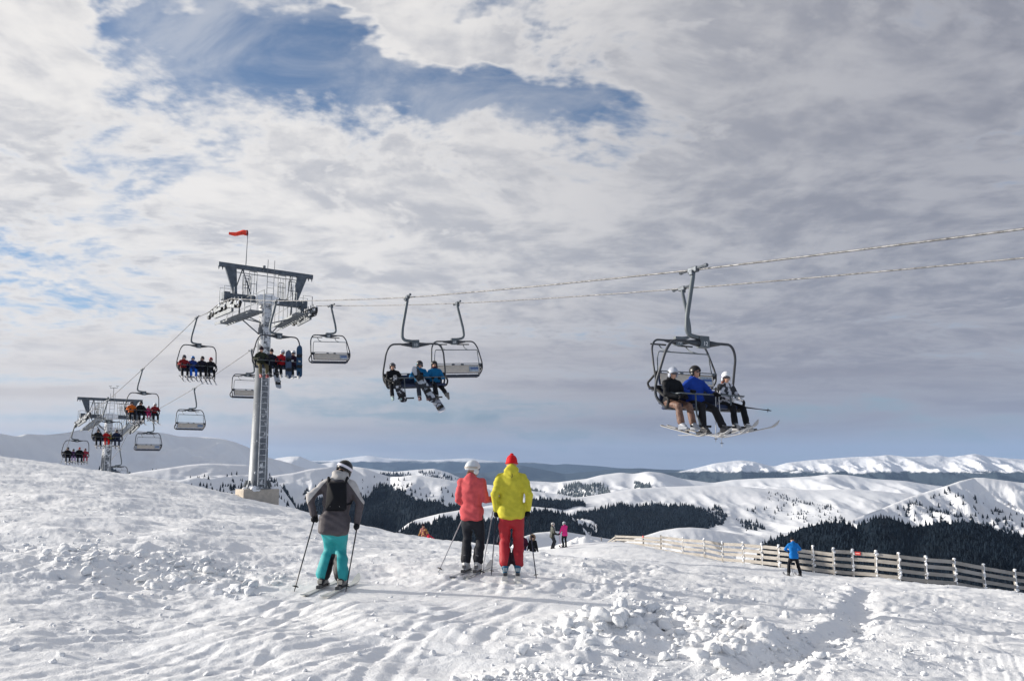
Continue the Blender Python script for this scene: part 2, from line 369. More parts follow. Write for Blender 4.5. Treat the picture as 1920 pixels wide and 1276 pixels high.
def gdetail(x, y):
    r = np.sqrt(x * x + y * y)
    h = .16 * fbm(x / 5, y / 5, 3, 3) + .05 * fbm(x / 1.1, y / 1.1, 4, 9)
    # broken, trampled snow: strong left, right and far; smoother groomed band bottom centre-left
    band = np.exp(-((x + 1.6 + (y - 8) * -.25) / 2.6) ** 2) * np.clip((15 - y) / 6, 0, 1)
    rough = np.clip(.78 - .62 * band + .38 * fbm(x / 4, y / 4, 2, 40), .10, 1.2)
    c1 = lumps(x / .42, y / .42, 1, .4) * .42; c2 = lumps(x / .19, y / .19, 2, .55) * .19; c3 = lumps(x / .09, y / .09, 3, .55) * .09
    m1 = np.clip(fbm(x / 2.3, y / 2.3, 3, 60) * 1.6 + .02, 0, 1)
    near = np.clip((26 - r) / 10, 0, 1)
    fade = np.clip(1.15 - r / 45, .3, 1)
    h = h + rough * fade * (m1 ** 1.5 * c1 * .16 + c2 * .20 * m1 ** 1.5 + c3 * .30 * near * (.15 + .85 * m1))
    h = h + .026 * rough * fbm(x / .5, y / .3, 5, 12, .6) + .038 * rough * (1 - np.abs(fbm(x / 1.5, y / .9, 4, 88)))
    wx = np.clip(x / 10, -1, 1)
    h = h + .026 * fbm((x + .15 * y) / 1.6, y / .42, 3, 77) * np.clip((y - 9) / 6, 0, 1)     # wind and edge ripples across the view
    # carved ski tracks: families of long shallow grooves
    for (ang, per, amp, sd) in ((50, 1.1, .010, 5), (64, .7, .007, 15), (-22, 1.3, .010, 25), (84, 1.3, .008, 35), (33, .8, .007, 45)):
        c, s_ = math.cos(R(ang)), math.sin(R(ang)); p = x * c + y * s_; q = -x * s_ + y * c
        q = q + .5 * fbm(p / 9, q / 9, 2, sd); g = pnoise(q / per * 2.2, p / 11, sd + 1)
        tr = np.clip(1 - np.abs(g) / .14, 0, 1) ** 1.5; on = np.clip(fbm(p / 3.2, q / 1.6, 2, sd + 2) * 3 - .1, 0, 1)
        h = h - amp * tr * on + amp * .7 * np.clip(1 - np.abs(g - .17) / .08, 0, 1) * on
    # the furrow climbing to the fence, and the shovelled piles
    d, sd_ = poly_d(x, y, FUR); n = fbm(x / .4, y / .4, 3, 8)
    h = h - .08 * np.exp(-(d / .2) ** 2) + .05 * np.exp(-((sd_ - .4) / .22) ** 2) * np.exp(-(d / .8) ** 2) * (1 + n)
    for P_, w_, hh in ((PILE, .55, .19), (PILE2, .7, .07), (LPILE, 1.1, .16)):
        d, sd_ = poly_d(x, y, P_); e = np.exp(-(d / w_) ** 2); n = fbm(x / .35, y / .35, 3, 18)
        h = h + e * (hh * .7 * (.7 + .7 * n) + lumps(x / .2, y / .2, 51, .8) * .05)
    h = h * np.clip((75 - y) / 40, 0.15, 1)
    k = y < 22
    if k.sum():
        xs, ys, hs = x[k], y[k], np.zeros(int(k.sum()))
        for ti, (P_, off) in enumerate(TRACKS):
            P_ = [(p[0], p[1]) for p in P_]; d, sd_ = poly_d(xs, ys, P_); wob = .02 * np.sin(xs * 1.7 + ys * 2.3 + ti)
            for o_ in (-off, off):
                q_ = np.abs(sd_ + wob - o_); q_ = np.where(d > off + .12, 9, q_); hs = hs - .013 * np.exp(-(q_ / .055) ** 2) + .004 * np.exp(-((q_ - .105) / .035) ** 2)
        h = h.copy(); h[k] = h[k] * 1.0 + hs
    _sx, _sy = FEET[0][0], FEET[0][1]; _d, _t, _ = seg_d(x, y, (_sx, _sy), (_sx + 5.5, _sy - .7)); h = h * (1 - .8 * np.exp(-(_d / .7) ** 2))
    # calmer footing under the standing people
    for (fx, fy, rr) in FEET:
        h = h * (1 - .85 * np.exp(-((x - fx) ** 2 + (y - fy) ** 2) / rr ** 2))
    return h
FEET = []
_f = at(625, 1106, 12); FEET.append((_f.x, _f.y, .8)); _f = at(884, 1073, 14.1); FEET.append((_f.x, _f.y, .5)); _f = at(959, 1075, 14.0); FEET.append((_f.x, _f.y, .5))
_f = at(1490, 1079, 41); FEET.append((_f.x, _f.y, 1.2))
def ground(x, y):
    xa = np.array([float(x)]); ya = np.array([float(y)]); return float((gbase(xa, ya) + gdetail(xa, ya))[0])

def build_ground():
    ap = 9.0
    rows = [-7.0]
    while rows[-1] < 4.5: rows.append(rows[-1] + .5)
    y = 5.2
    while y < 260:
        rows.append(y); y += max(.014, min(.0016 * y ** 1.45, 4.0)) if y < 95 else 4.0
    rows = np.array(rows)
    kc = np.linspace(-.66, .66, 860) * 1.0
    k = np.concatenate([-np.geomspace(6, .68, 40), kc, np.geomspace(.68, 6, 40)])
    # apex sliding: wide at the camera, converging to a ratio of x/y in the distance
    Yg, Kg = np.meshgrid(rows, k, indexing='ij')
    Xg = Kg * np.where(Yg > 0, np.sqrt(Yg ** 2 + 9), 3 + np.abs(Yg) * .3)
    Zg = gbase(Xg, Yg) + gdetail(Xg, Yg)
    nr, nc = Xg.shape; V = np.stack([Xg, Yg, Zg], -1).reshape(-1, 3)
    i = np.arange(nr - 1)[:, None] * nc + np.arange(nc - 1)[None]
    Q = np.stack([i, i + 1, i + nc + 1, i + nc], -1).reshape(-1, 4)
    print('ground verts', len(V))
    link('snow_ground', quads_mesh('snow_ground', V, Q), MATS['snow'], kind='structure')
snow_mat('snow', True); snow_mat('far_snow', False)
build_ground()

# ------------------------------------------------------------------ the mountains
LAY = {}
def hill(name, prof, m, Yf_ratio=.72, pyb=None, amp=0.0, L=400.0, gul=0.0, seed=0, nx=260, ny=46, back=.5, stretch=2.0):
    """prof: (px, py, Y) crest. The flank comes down towards the viewer; a back slope and a foot close it."""
    pr = np.array(prof, float); px = np.linspace(pr[0, 0], pr[-1, 0], nx)
    # smooth (monotone) interpolation of the crest
    def sm(col):
        d = np.interp(px, pr[:, 0], pr[:, col]); k = max(1, nx // 90); ker = np.hanning(2 * k + 3); ker /= ker.sum()
        return np.convolve(np.pad(d, k + 1, mode='edge'), ker, 'valid')
    pc = sm(1); Yc = np.interp(px, pr[:, 0], pr[:, 2]); pb = np.full(nx, float(pyb))
    S = np.linspace(0, 1, ny)
    rows = []
    # back slope
    for bq in (.5, .22, .08, .02):
        Yb = Yc * (1 + bq * .35); u = (px - 960) / F; z0 = np.array([at(a, b, c).z for a, b, c in zip(px, pc, Yc)]); x0 = np.array([at(a, b, c).x for a, b, c in zip(px, pc, Yc)])
        rows.append(np.stack([x0 * (1 + bq * .35), Yb, z0 - Yc * .35 * bq * back * (.3 + bq)], -1))
    for s in S:
        pyv = pc + (pb - pc) * s; Yv = Yc * (1 - (1 - Yf_ratio) * s ** .9)
        v = (638 - pyv) / F; dy = math.cos(TH) - v * math.sin(TH); dz = math.sin(TH) + v * math.cos(TH); u = (px - 960) / F
        X = u / dy * Yv; Z = dz / dy * Yv
        f = min(1, s * 6) ** .8
        Z = Z + f * (amp * fbm(X / L, Yv / (L * stretch), 5, seed) - gul * (1 - np.clip(ridged(X / (L * .8), Yv / (L * 2.5), 4, seed + 7) / 1.9, 0, 1)))
        rows.append(np.stack([X, Yv, Z], -1))
    last = rows[-1]
    for q in (.05, .15, .3): rows.append(np.stack([last[:, 0] * (1 - q * .3), last[:, 1] * (1 - q * .3), last[:, 2] - last[:, 1] * q * .35], -1))
    A = np.array(rows); nr, nc = A.shape[:2]; i = np.arange(nr - 1)[:, None] * nc + np.arange(nc - 1)[None]
    Q = np.stack([i, i + nc, i + nc + 1, i + 1], -1).reshape(-1, 4)
    LAY[name] = dict(A=A[4:4 + ny], px=px, pc=pc, pb=pb)
    return link('hills', quads_mesh('hills', A.reshape(-1, 3), Q), m, kind='structure')

range_mat('blue_range', 20, 420, (.03, .045, .06), .0009, ridgy=.4)
range_mat('blue_range_low', 100, 600, (.035, .05, .06), .0006)
range_mat('right_range', -110, 50, (.03, .042, .05), .0026, ridgy=.55)
SN = MATS['far_snow']
D = 25000
hill('blue', [(420, 868, D), (540, 864, D), (620, 863, D), (650, 858, D), (690, 853, D), (720, 858, D), (800, 862, D), (850, 860, D), (880, 858, D), (905, 862, D), (960, 867, D), (1000, 866, D), (1040, 871, D), (1060, 869, D), (1120, 873, D), (1160, 877, D), (1260, 880, D), (1500, 882, D)],
     MATS['blue_range'], .75, 905, 150, 2500, 260, 3, 300, 40)
D = 17000
hill('blue2', [(560, 884, D), (640, 882, D), (760, 884, D), (860, 886, D), (913, 886, D), (950, 876, D), (973, 871, D), (1010, 878, D), (1060, 888, D), (1100, 884, D), (1150, 879, D), (1200, 877, D), (1300, 884, D), (1400, 890, D)],
     MATS['blue_range_low'], .7, 925, 90, 1500, 150, 5, 240, 40)
D = 13000
hill('right_range', [(1130, 890, D), (1200, 884, D), (1230, 885, D), (1262, 886, D), (1300, 878, D), (1340, 868, D), (1388, 862, D), (1415, 865, D), (1440, 872, D), (1452, 874, D), (1475, 867, D), (1520, 862, D), (1560, 859, D), (1600, 856, D), (1640, 855, D), (1665, 852, D), (1700, 856, D), (1740, 855, D), (1758, 852, D), (1778, 857, D), (1800, 854, D), (1828, 850, D), (1850, 855, D), (1880, 858, D), (1920, 861, D), (2050, 858, D), (2200, 870, D)],
     MATS['right_range'], .72, 925, 70, 800, 260, 11, 520, 80, stretch=3.5)
hill('peak', [(490, 866, 8000), (522, 858, 8000), (545, 855, 8000), (562, 855, 8000), (584, 864, 8000), (600, 869, 8000), (624, 866, 8000), (650, 872, 8000), (720, 882, 8000), (800, 890, 8000)], SN, .75, 905, 40, 700, 110, 21, 160, 40)
hill('left_big', [(-300, 830, 1600), (-60, 824, 1900), (0, 812, 2100), (29, 818, 2200), (49, 813, 2250), (86, 815, 2350), (125, 811, 2500), (160, 803, 2700), (195, 798, 2800), (234, 803, 3000), (260, 807, 3100), (312, 812, 3300), (338, 818, 3400), (390, 819, 3600), (417, 822, 3700), (443, 829, 3800), (470, 840, 3900), (498, 856, 4000), (542, 867, 4300), (580, 881, 4600), (640, 900, 5000)],
     SN, .6, 930, 60, 420, 110, 31, 300, 70)
hill('woods_ridge', [(600, 892, 6000), (680, 889, 6000), (712, 886, 6000), (750, 883, 6000), (781, 880, 6000), (814, 878, 6000), (843, 886, 6000), (868, 898, 6000), (900, 915, 6000)], SN, .8, 925, 20, 400, 40, 41, 140, 30)
hill('low_left', [(60, 925, 1250), (120, 915, 1300), (190, 903, 1350), (226, 890, 1400), (260, 884, 1450), (320, 876, 1500), (351, 871, 1550), (390, 868, 1600), (463, 871, 1700), (490, 878, 1750), (520, 902, 1800), (550, 945, 1800), (575, 983, 1800)],
     SN, .62, 985, 14, 200, 22, 51, 220, 50)
hill('right_a', [(940, 915, 5200), (981, 901, 5200), (1014, 902, 5200), (1043, 904, 5200), (1072, 900, 5200), (1100, 897, 5200), (1126, 890, 5200), (1164, 885, 5200), (1187, 888, 5200), (1215, 883, 5200), (1241, 886, 5200), (1279, 897, 5200), (1335, 905, 5200), (1373, 899, 5200), (1425, 896, 5200), (1476, 895, 5200), (1527, 892, 5200), (1553, 888, 5200), (1591, 890, 5200), (1634, 897, 5200), (1698, 901, 5200), (1741, 908, 5200), (1800, 915, 5200), (1950, 930, 5200)],
     SN, .72, 950, 34, 520, 55, 61, 320, 50)
hill('mid_left', [(440, 905, 2400), (498, 893, 2500), (551, 886, 2600), (580, 879, 2700), (620, 875, 2800), (653, 874, 2900), (679, 876, 2900), (708, 886, 2900), (730, 893, 2900), (752, 893, 2800), (773, 890, 2800), (806, 893, 2800), (825, 896, 2800), (857, 902, 2800), (897, 906, 2900), (923, 909, 2900), (990, 919, 3000), (1050, 926, 3000), (1120, 940, 3000)],
     SN, .62, 1012, 26, 300, 45, 71, 340, 60)
hill('mid_right', [(900, 950, 2600), (960, 940, 2600), (1030, 936, 2700), (1100, 930, 2800), (1185, 916, 2900), (1249, 912, 3000), (1313, 910, 3000), (1400, 912, 3000), (1442, 916, 3000), (1527, 918, 3000), (1591, 916, 3000), (1650, 920, 3000), (1698, 925, 3000), (1800, 935, 3000), (1950, 945, 3000)],
     SN, .6, 1035, 16, 360, 26, 81, 380, 70)
hill('right_front', [(1540, 1010, 1700), (1587, 978, 1750), (1620, 965, 1800), (1655, 952, 1900), (1706, 931, 2000), (1741, 920, 2050), (1775, 910, 2100), (1800, 901, 2150), (1826, 895, 2200), (1845, 895, 2200), (1860, 897, 2200), (1890, 901, 2200), (1920, 905, 2200), (1990, 900, 2200), (2100, 910, 2200)],
     SN, .66, 1060, 30, 170, 46, 91, 280, 60)
hill('tongue', [(690, 1050, 1500), (740, 1000, 1500), (766, 980, 1550), (781, 973, 1600), (825, 962, 1650), (865, 955, 1700), (908, 951, 1750), (960, 949, 1800), (1000, 949, 1800), (1040, 953, 1800), (1070, 966, 1750), (1100, 995, 1700), (1130, 1050, 1650)],
     SN, .66, 1055, 8, 160, 12, 101, 260, 50)
hill('spur', [(1150, 1022, 1150), (1211, 1003, 1180), (1240, 994, 1200), (1271, 989, 1210), (1295, 988, 1220), (1322, 990, 1230), (1356, 996, 1240), (1400, 1003, 1250), (1472, 1010, 1260), (1560, 1024, 1270)], SN, .7, 1085, 6, 130, 10, 111, 180, 40)
hill('wood_front', [(1380, 1040, 980), (1442, 1022, 1000), (1472, 1008, 1010), (1510, 994, 1020), (1553, 986, 1030), (1587, 987, 1040), (1608, 996, 1040), (1634, 981, 1040), (1660, 974, 1050), (1690, 985, 1050), (1711, 995, 1050), (1741, 988, 1050), (1783, 987, 1050), (1818, 983, 1060), (1860, 995, 1060), (1890, 1005, 1060), (1920, 1012, 1060), (1990, 1020, 1060), (2100, 1020, 1060)],
     SN, .6, 1135, 6, 120, 10, 121, 260, 50)
hill('shaded_knoll', [(940, 1045, 190), (965, 1016, 205), (985, 1004, 215), (1005, 998, 225), (1042, 995, 235), (1065, 997, 250), (1100, 1003, 262), (1150, 1011, 275), (1220, 1028, 300), (1320, 1050, 330)], SN, .66, 1110, .6, 30, .8, 131, 140, 30)
# a valley floor closing everything below
_g = MB(); _g.raw([(-90000, -20000, -1500), (90000, -20000, -1500), (90000, 90000, -1500), (-90000, 90000, -1500)], [(0, 1, 2, 3)]); _g.build('valley_floor', SN, kind='structure')
# slope falling from the near sheet to the valley
def apron():
    Y = np.array([250, 300, 380, 500, 800, 1500, 3000.]); k = np.linspace(-1.2, 1.2, 60); Yg, K = np.meshgrid(Y, k, indexing='ij'); X = K * Yg
    Z = np.interp(Yg, [250, 300, 380, 500, 800, 1500, 3000], [-62, -80, -120, -180, -330, -700, -1500.]); nr, nc = X.shape
    i = np.arange(nr - 1)[:, None] * nc + np.arange(nc - 1)[None]; Q = np.stack([i, i + 1, i + nc + 1, i + nc], -1).reshape(-1, 4)
    link('lower_slope', quads_mesh('lower_slope', np.stack([X, Yg, Z], -1).reshape(-1, 3), Q), SN, kind='structure')
apron()

# ------------------------------------------------------------------ conifers
def tree_template(nseg, layers, seed):
    r = np.random.default_rng(seed); V = []; Fc = []
    for L in range(layers):
        z0 = .06 + .80 * L / layers; z1 = min(1.0, z0 + 1.25 / layers + .12); rad = .20 * (1 - L / layers) ** .85 + .025
        k = len(V); n = nseg
        for j in range(n):
            a = 2 * math.pi * (j + r.uniform(-.3, .3)) / n + L * .7; q = rad * (1.2 if j % 2 else .68) * r.uniform(.85, 1.15)
            V.append((q * math.cos(a), q * math.sin(a), z0 + r.uniform(-.03, .03) - (.03 if j % 2 else -.02)))
        V.append((r.uniform(-.01, .01), r.uniform(-.01, .01), z1 if L < layers - 1 else 1.0))
        for j in range(n): Fc.append((k + j, k + (j + 1) % n, k + n))
    return np.array(V), np.array(Fc)
TT = [tree_template(6, 3, s) for s in range(4)]
def in_poly(x, y, poly):
    c = np.zeros(len(x), bool); n = len(poly)
    for i in range(n):
        x1, y1 = poly[i]; x2, y2 = poly[(i + 1) % n]
        if y1 == y2: continue
        k = ((y1 > y) != (y2 > y)) & (x < (x2 - x1) * (y - y1) / (y2 - y1) + x1); c ^= k
    return c
def surf(lay, px, s):
    L = LAY[lay]; A = L['A']; ny, nx = A.shape[:2]; fx = np.clip((px - L['px'][0]) / (L['px'][-1] - L['px'][0]) * (nx - 1), 0, nx - 1.001); fy = np.clip(s * (ny - 1), 0, ny - 1.001)
    ix = fx.astype(int); iy = fy.astype(int); a = (fx - ix)[:, None]; b = (fy - iy)[:, None]
    return (A[iy, ix] * (1 - a) + A[iy, ix + 1] * a) * (1 - b) + (A[iy + 1, ix] * (1 - a) + A[iy + 1, ix + 1] * a) * b
def pts_in(lay, poly, n, clump=0.0, cs=14.0, seed=0):
    """n random spots of a hill inside a region given in photo pixels"""
    L = LAY[lay]; P = np.array(poly); r = np.random.default_rng(seed + 5); out = []; tries = 0; got = 0
    while got < n and tries < 60:
        tries += 1
        x = r.uniform(P[:, 0].min(), P[:, 0].max(), n * 2); y = r.uniform(P[:, 1].min(), P[:, 1].max(), n * 2)
        k = in_poly(x, y, poly); x = x[k]; y = y[k]
        if clump > 0:
            v = fbm(x / cs, y / (cs * .5), 3, seed); k = v > np.quantile(v, clump) if len(v) else k[:0]; x = x[k]; y = y[k]
        pc = np.interp(x, L['px'], L['pc']); s = (y - pc) / (L['pb'][0] - pc); k = (s >= 0) & (s <= 1); x = x[k]; s = s[k]
        if len(x): out.append(surf(lay, x, s)); got += len(x)
    return np.concatenate(out)[:n] if out else np.zeros((0, 3))
def tree_mesh(name, pts, h, jit=.5, sink=.04):
    allV = []; allF = []; k = 0; r = np.random.default_rng(len(pts))
    for i, t in enumerate(TT):
        p = pts[i::len(TT)]; n = len(p)
        if not n: continue
        hh = h * r.uniform(1 - jit, 1 + jit, n); w = hh * r.uniform(.85, 1.3, n); a = r.uniform(0, 6.28, n)
        V, Fc = t; c = np.cos(a)[:, None]; s = np.sin(a)[:, None]
        X = p[:, 0:1] + (V[None, :, 0] * c - V[None, :, 1] * s) * w[:, None]; Yy = p[:, 1:2] + (V[None, :, 0] * s + V[None, :, 1] * c) * w[:, None]; Z = p[:, 2:3] + (V[None, :, 2] - sink) * hh[:, None]
        allV.append(np.stack([X, Yy, Z], -1).reshape(-1, 3)); f = Fc[None] + (np.arange(n) * len(V))[:, None, None] + k; allF.append(f.reshape(-1, 3)); k += n * len(V)
    return quads_mesh(name, np.concatenate(allV), np.concatenate(allF), smooth=False)
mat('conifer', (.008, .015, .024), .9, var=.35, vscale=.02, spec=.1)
mat('conifer_frost', (.10, .12, .13), .9, var=.35, vscale=.02, spec=.1)
def forest(lay, poly, n, h, label, clump=0.0, cs=14., seed=0, m='conifer'):
    p = pts_in(lay, poly, n, clump, cs, seed); print('forest', lay, len(p)); me = tree_mesh('forest', p, h)
    if clump == 0 and n > 240 and m == 'conifer':
        L = LAY[lay]; A = L['A']; ny, nx = A.shape[:2]; P = np.array(poly); k = 3
        px = np.linspace(P[:, 0].min(), P[:, 0].max(), int((P[:, 0].max() - P[:, 0].min()) / 2.5)); sv = np.linspace(0, 1, 70); PX, S = np.meshgrid(px, sv, indexing='ij'); pc = np.interp(PX, L['px'], L['pc']); PY = pc + (L['pb'][0] - pc) * S
        cx = (PX[:-1, :-1] + PX[1:, 1:]) / 2; cy = (PY[:-1, :-1] + PY[1:, 1:]) / 2; inn = in_poly(cx.ravel(), cy.ravel(), poly) & in_poly(cx.ravel(), cy.ravel() - 2.5, poly); V = surf(lay, PX.ravel(), S.ravel()); V[:, 2] += h * (.42 + .25 * pnoise(V[:, 0] / h / 1.5, V[:, 1] / h / 2.5, 3))
        i = (np.arange(len(px) - 1)[:, None] * 70 + np.arange(69)[None]).ravel()[inn]; T_ = np.concatenate([np.stack([i, i + 70, i + 71], -1), np.stack([i, i + 71, i + 1], -1)])
        n0 = len(me.vertices); V0 = np.empty(n0 * 3, np.float32); me.vertices.foreach_get('co', V0); F0 = np.empty(len(me.loops), np.int32); me.loops.foreach_get('vertex_index', F0); bpy.data.meshes.remove(me)
        me = quads_mesh('forest', np.concatenate([V0.reshape(-1, 3), V]), np.concatenate([F0.reshape(-1, 3), T_ + n0]), smooth=False)
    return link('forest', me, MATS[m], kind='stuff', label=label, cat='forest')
FOR = [
 ('wood_front', [(1400, 1060), (1440, 1018), (1472, 1006), (1510, 992), (1553, 984), (1587, 985), (1608, 994), (1634, 979), (1660, 972), (1690, 983), (1711, 993), (1741, 986), (1783, 985), (1818, 981), (1860, 993), (1890, 1003), (1930, 1012), (2060, 1018), (2060, 1128), (1380, 1128)], 9000, 8.5, 'black green conifer wood on the hill right behind the fence', 0, 1, 1),
 ('mid_left', [(500, 912), (533, 905), (556, 925), (590, 926), (620, 915), (640, 903), (657, 898), (690, 904), (715, 898), (740, 906), (760, 915), (772, 928), (800, 924), (840, 926), (875, 922), (900, 935), (950, 940), (1000, 938), (1040, 940), (1040, 960), (900, 965), (800, 985), (760, 1005), (520, 1005), (500, 940)], 9000, 15, 'dark blue conifer forest filling the valley behind the skiers', 0, 1, 2),
 ('mid_right', [(985, 940), (1010, 937), (1060, 939), (1090, 940), (1098, 946), (1060, 948), (985, 947)], 500, 14, 'narrow strip of conifers across the snow right of the yellow jacket', 0, 1, 3),
 ('mid_right', [(1040, 962), (1075, 966), (1100, 958), (1135, 950), (1180, 946), (1240, 946), (1290, 947), (1312, 953), (1335, 962), (1345, 975), (1310, 990), (1280, 995), (1240, 1000), (1150, 1020), (1000, 1020)], 4500, 13, 'conifer forest left of the fence under the broad white hill', 0, 1, 4),
 ('tongue', [(745, 1000), (775, 985), (800, 982), (840, 968), (870, 966), (905, 975), (960, 974), (1000, 955), (1060, 964), (1090, 990), (1120, 1050), (745, 1050)], 7000, 11, 'conifer forest behind the two coloured jackets and below the snow tongue', 0, 1, 5),
 ('left_big', [(90, 868), (110, 864), (150, 866), (165, 876), (168, 888), (90, 888)], 500, 7, 'small dark wood left of the far tower', 0, 1, 6),
 ('left_big', [(170, 882), (190, 872), (220, 870), (245, 878), (250, 886), (225, 894), (170, 896)], 500, 7, 'small dark wood right of the far tower', 0, 1, 7),
 ('left_big', [(272, 882), (285, 873), (298, 876), (306, 882)], 60, 13, 'tiny triangular wood at the foot of the blue hill', 0, 1, 8),
 ('low_left', [(300, 920), (380, 910), (460, 905), (520, 900), (540, 930), (540, 960), (430, 950)], 170, 8, 'sparse conifers on the slope behind the tower base', .0, 1, 9),
 ('woods_ridge', [(690, 892), (712, 888), (745, 885), (770, 884), (780, 892), (740, 898), (690, 900)], 300, 16, 'thin wood on the ridge behind the striped helmet', .0, 1, 10),
 ('woods_ridge', [(780, 881), (820, 882), (860, 896), (880, 905), (860, 903), (820, 893)], 160, 16, 'strip of trees along the crest left of the white helmet', .0, 1, 11),
 ('right_a', [(1045, 918), (1060, 911), (1090, 907), (1120, 905), (1135, 912), (1145, 921), (1100, 926), (1045, 924)], 500, 17, 'frosted wood in the hollow right of the yellow jacket', .0, 1, 12, 'conifer_frost'),
 ('right_a', [(985, 908), (1010, 912), (1040, 920), (1020, 926), (985, 924)], 260, 17, 'frosted wood on the slope beside the yellow sleeve', .0, 1, 13, 'conifer_frost'),
 ('right_a', [(1186, 893), (1200, 896), (1225, 911), (1215, 915), (1196, 908)], 170, 17, 'small frosted wood between two white domes', .0, 1, 14, 'conifer_frost'),
 ('mid_right', [(1300, 955), (1345, 943), (1365, 960), (1355, 978), (1325, 990), (1290, 1000), (1275, 985)], 420, 11, 'broken conifers on the knoll above the fence end', .35, 10, 15),
 ('mid_right', [(1380, 960), (1420, 965), (1440, 978), (1400, 985)], 60, 11, 'clump of conifers on the white slope left of the front wood', .2, 10, 16),
 ('mid_left', [(560, 905), (700, 890), (800, 905), (900, 912), (900, 925), (560, 925)], 150, 10, 'scattered conifers at the upper edge of the valley forest', .3, 14, 17),
]
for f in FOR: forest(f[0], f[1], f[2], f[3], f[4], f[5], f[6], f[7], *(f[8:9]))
# single conifers one can tell apart: individuals
def single_trees():
    spec = [('right_front', [(1720, 930), (1780, 915), (1880, 925), (1920, 940), (1920, 1010), (1850, 990), (1740, 975), (1660, 960)], 340, 9.5, .45, 'dark conifer among the open trees on the white hill at right'),
            ('right_front', [(1600, 975), (1660, 955), (1700, 980), (1640, 975)], 26, 9, .2, 'dark conifer on the white shoulder above the front wood'),
            ('mid_right', [(1430, 918), (1490, 925), (1560, 950), (1590, 975), (1520, 975), (1400, 950), (1440, 935)], 190, 9, .4, 'dark conifer dotted on the broad white slope above the blue jacket'),
            ('low_left', [(330, 900), (440, 885), (520, 890), (520, 920), (420, 930)], 60, 6, .2, 'lone dark conifer on the blue slope behind the tower'),
            ('mid_left', [(600, 885), (690, 885), (780, 900), (780, 915), (700, 895), (600, 905)], 40, 9, .2, 'lone dark conifer above the valley forest')]
    ind = []; rest = []
    for k, (lay, poly, n, h, cl, lab) in enumerate(spec):
        p = pts_in(lay, poly, n, cl, 18, 200 + k); r = np.random.default_rng(k)
        for q in p:
            hh = h * (.45 + .9 * r.random() ** 1.5); ind.append((hh / q[1], q, hh, lab, k))
    ind.sort(key=lambda t: -t[0]); meshes = []
    for t in TT: meshes.append(mesh_from('conifer', t[0], t[1].tolist()))
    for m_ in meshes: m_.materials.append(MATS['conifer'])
    gn = ['open conifers on the white hill at right', 'conifers on the white shoulder', 'conifers dotted on the broad slope', 'conifers on the blue slope', 'conifers above the valley forest']
    for i, (_, q, hh, lab, k) in enumerate(ind[:280]):
        o = bpy.data.objects.new('conifer', meshes[i % 4]); COL.objects.link(o); o.location = (q[0], q[1], q[2] - hh * .05); o.scale = (hh * 1.1, hh * 1.1, hh); o.rotation_euler = (0, 0, i * 1.3)
        tag(o, lab, 'conifer', gn[k])
    rp = ind[280:]
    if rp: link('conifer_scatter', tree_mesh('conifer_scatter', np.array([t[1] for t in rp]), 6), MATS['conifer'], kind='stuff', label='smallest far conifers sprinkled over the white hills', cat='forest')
single_trees()

# ------------------------------------------------------------------ the air
def haze():
    zt = 1500; o = MB().box((0, 20000, (zt - 1510) / 2), (110000, 70000, zt + 1510)).build('haze', None, kind='stuff')
    m = bpy.data.materials.new('haze'); m.use_nodes = True; T = NT(m.node_tree); T.n.clear(); out = T.new('ShaderNodeOutputMaterial'); v = T.new('ShaderNodeVolumePrincipled')
    v.inputs['Color'].default_value = (.34, .49, .74, 1); v.inputs['Density'].default_value = HAZE; v.inputs['Anisotropy'].default_value = .0
    T.l.new(v.outputs[0], out.inputs['Volume']); o.data.materials.append(m)
HAZE = 2.3e-5
# ------------------------------------------------------------------ lift materials
mat('galv', (.18, .195, .21), .55, .3, bump=.15, bscale=60, var=.22, vscale=5)
mat('galv_dark', (.11, .125, .145), .5, .4, bump=.1, bscale=60, var=.25, vscale=6)
mat('frame_dark', (.055, .06, .07), .45, .2)
mat('hanger_grey', (.125, .145, .16), .5, .2, var=.12, vscale=3)
mat('rubber', (.018, .018, .02), .7)
mat('seat_blue', (.018, .03, .075), .6, bump=.2, bscale=30)
mat('panel_beige', (.52, .47, .41), .6, var=.10, vscale=5)
mat('sticker_grey', (.30, .35, .42), .5, var=.4, vscale=18)
mat('sticker_blue', (.05, .10, .28), .5)
mat('rope_steel', (.20, .20, .205), .5, .6, bump=.6, bscale=70, var=.5, vscale=9)
mat('rime', (.86, .87, .89), .7, bump=.5, bscale=25)
mat('white_mark', (.8, .8, .8), .6)
mat('sock_red', (.72, .055, .03), .8, var=.35, vscale=6)
mat('concrete', (.50, .44, .37), .85, bump=.3, bscale=25, var=.14, vscale=3)

DV = Vector((.598, -.801, 0)).normalized()       # travel direction of the loaded side (towards the camera, to the right)
UV = Vector((-DV.y, DV.x, 0))                    # across the line, image right
SL = DV.x / DV.y                                 # dx/dy
C_LOAD, C_EMPTY = 17.95, 24.05
def on_line(px, py, c):
    p = at(px, py, 1.0); Y = c / (p.x - SL); return at(px, py, Y)
def line_pt(Y, c, z): return Vector((c + SL * Y, Y, z))
ROT_LOAD = math.atan2(-DV.x, DV.y); ROT_EMPTY = math.atan2(DV.x, -DV.y)
TW1 = Vector((-13.66, 46.46, 0)); 
def catmull(P, n=8):
    P = [Vector(p) for p in P]; out = []
    for i in range(len(P) - 1):
        p0 = P[i - 1] if i else P[i] * 2 - P[i + 1]; p1, p2 = P[i], P[i + 1]; p3 = P[i + 2] if i + 2 < len(P) else P[i + 1] * 2 - P[i]
        for k in range(n):
            t = k / n; out.append(.5 * ((2 * p1) + (p2 - p0) * t + (2 * p0 - 5 * p1 + 4 * p2 - p3) * t * t + (3 * p1 - p0 - 3 * p2 + p3) * t ** 3))
    return out + [P[-1]]
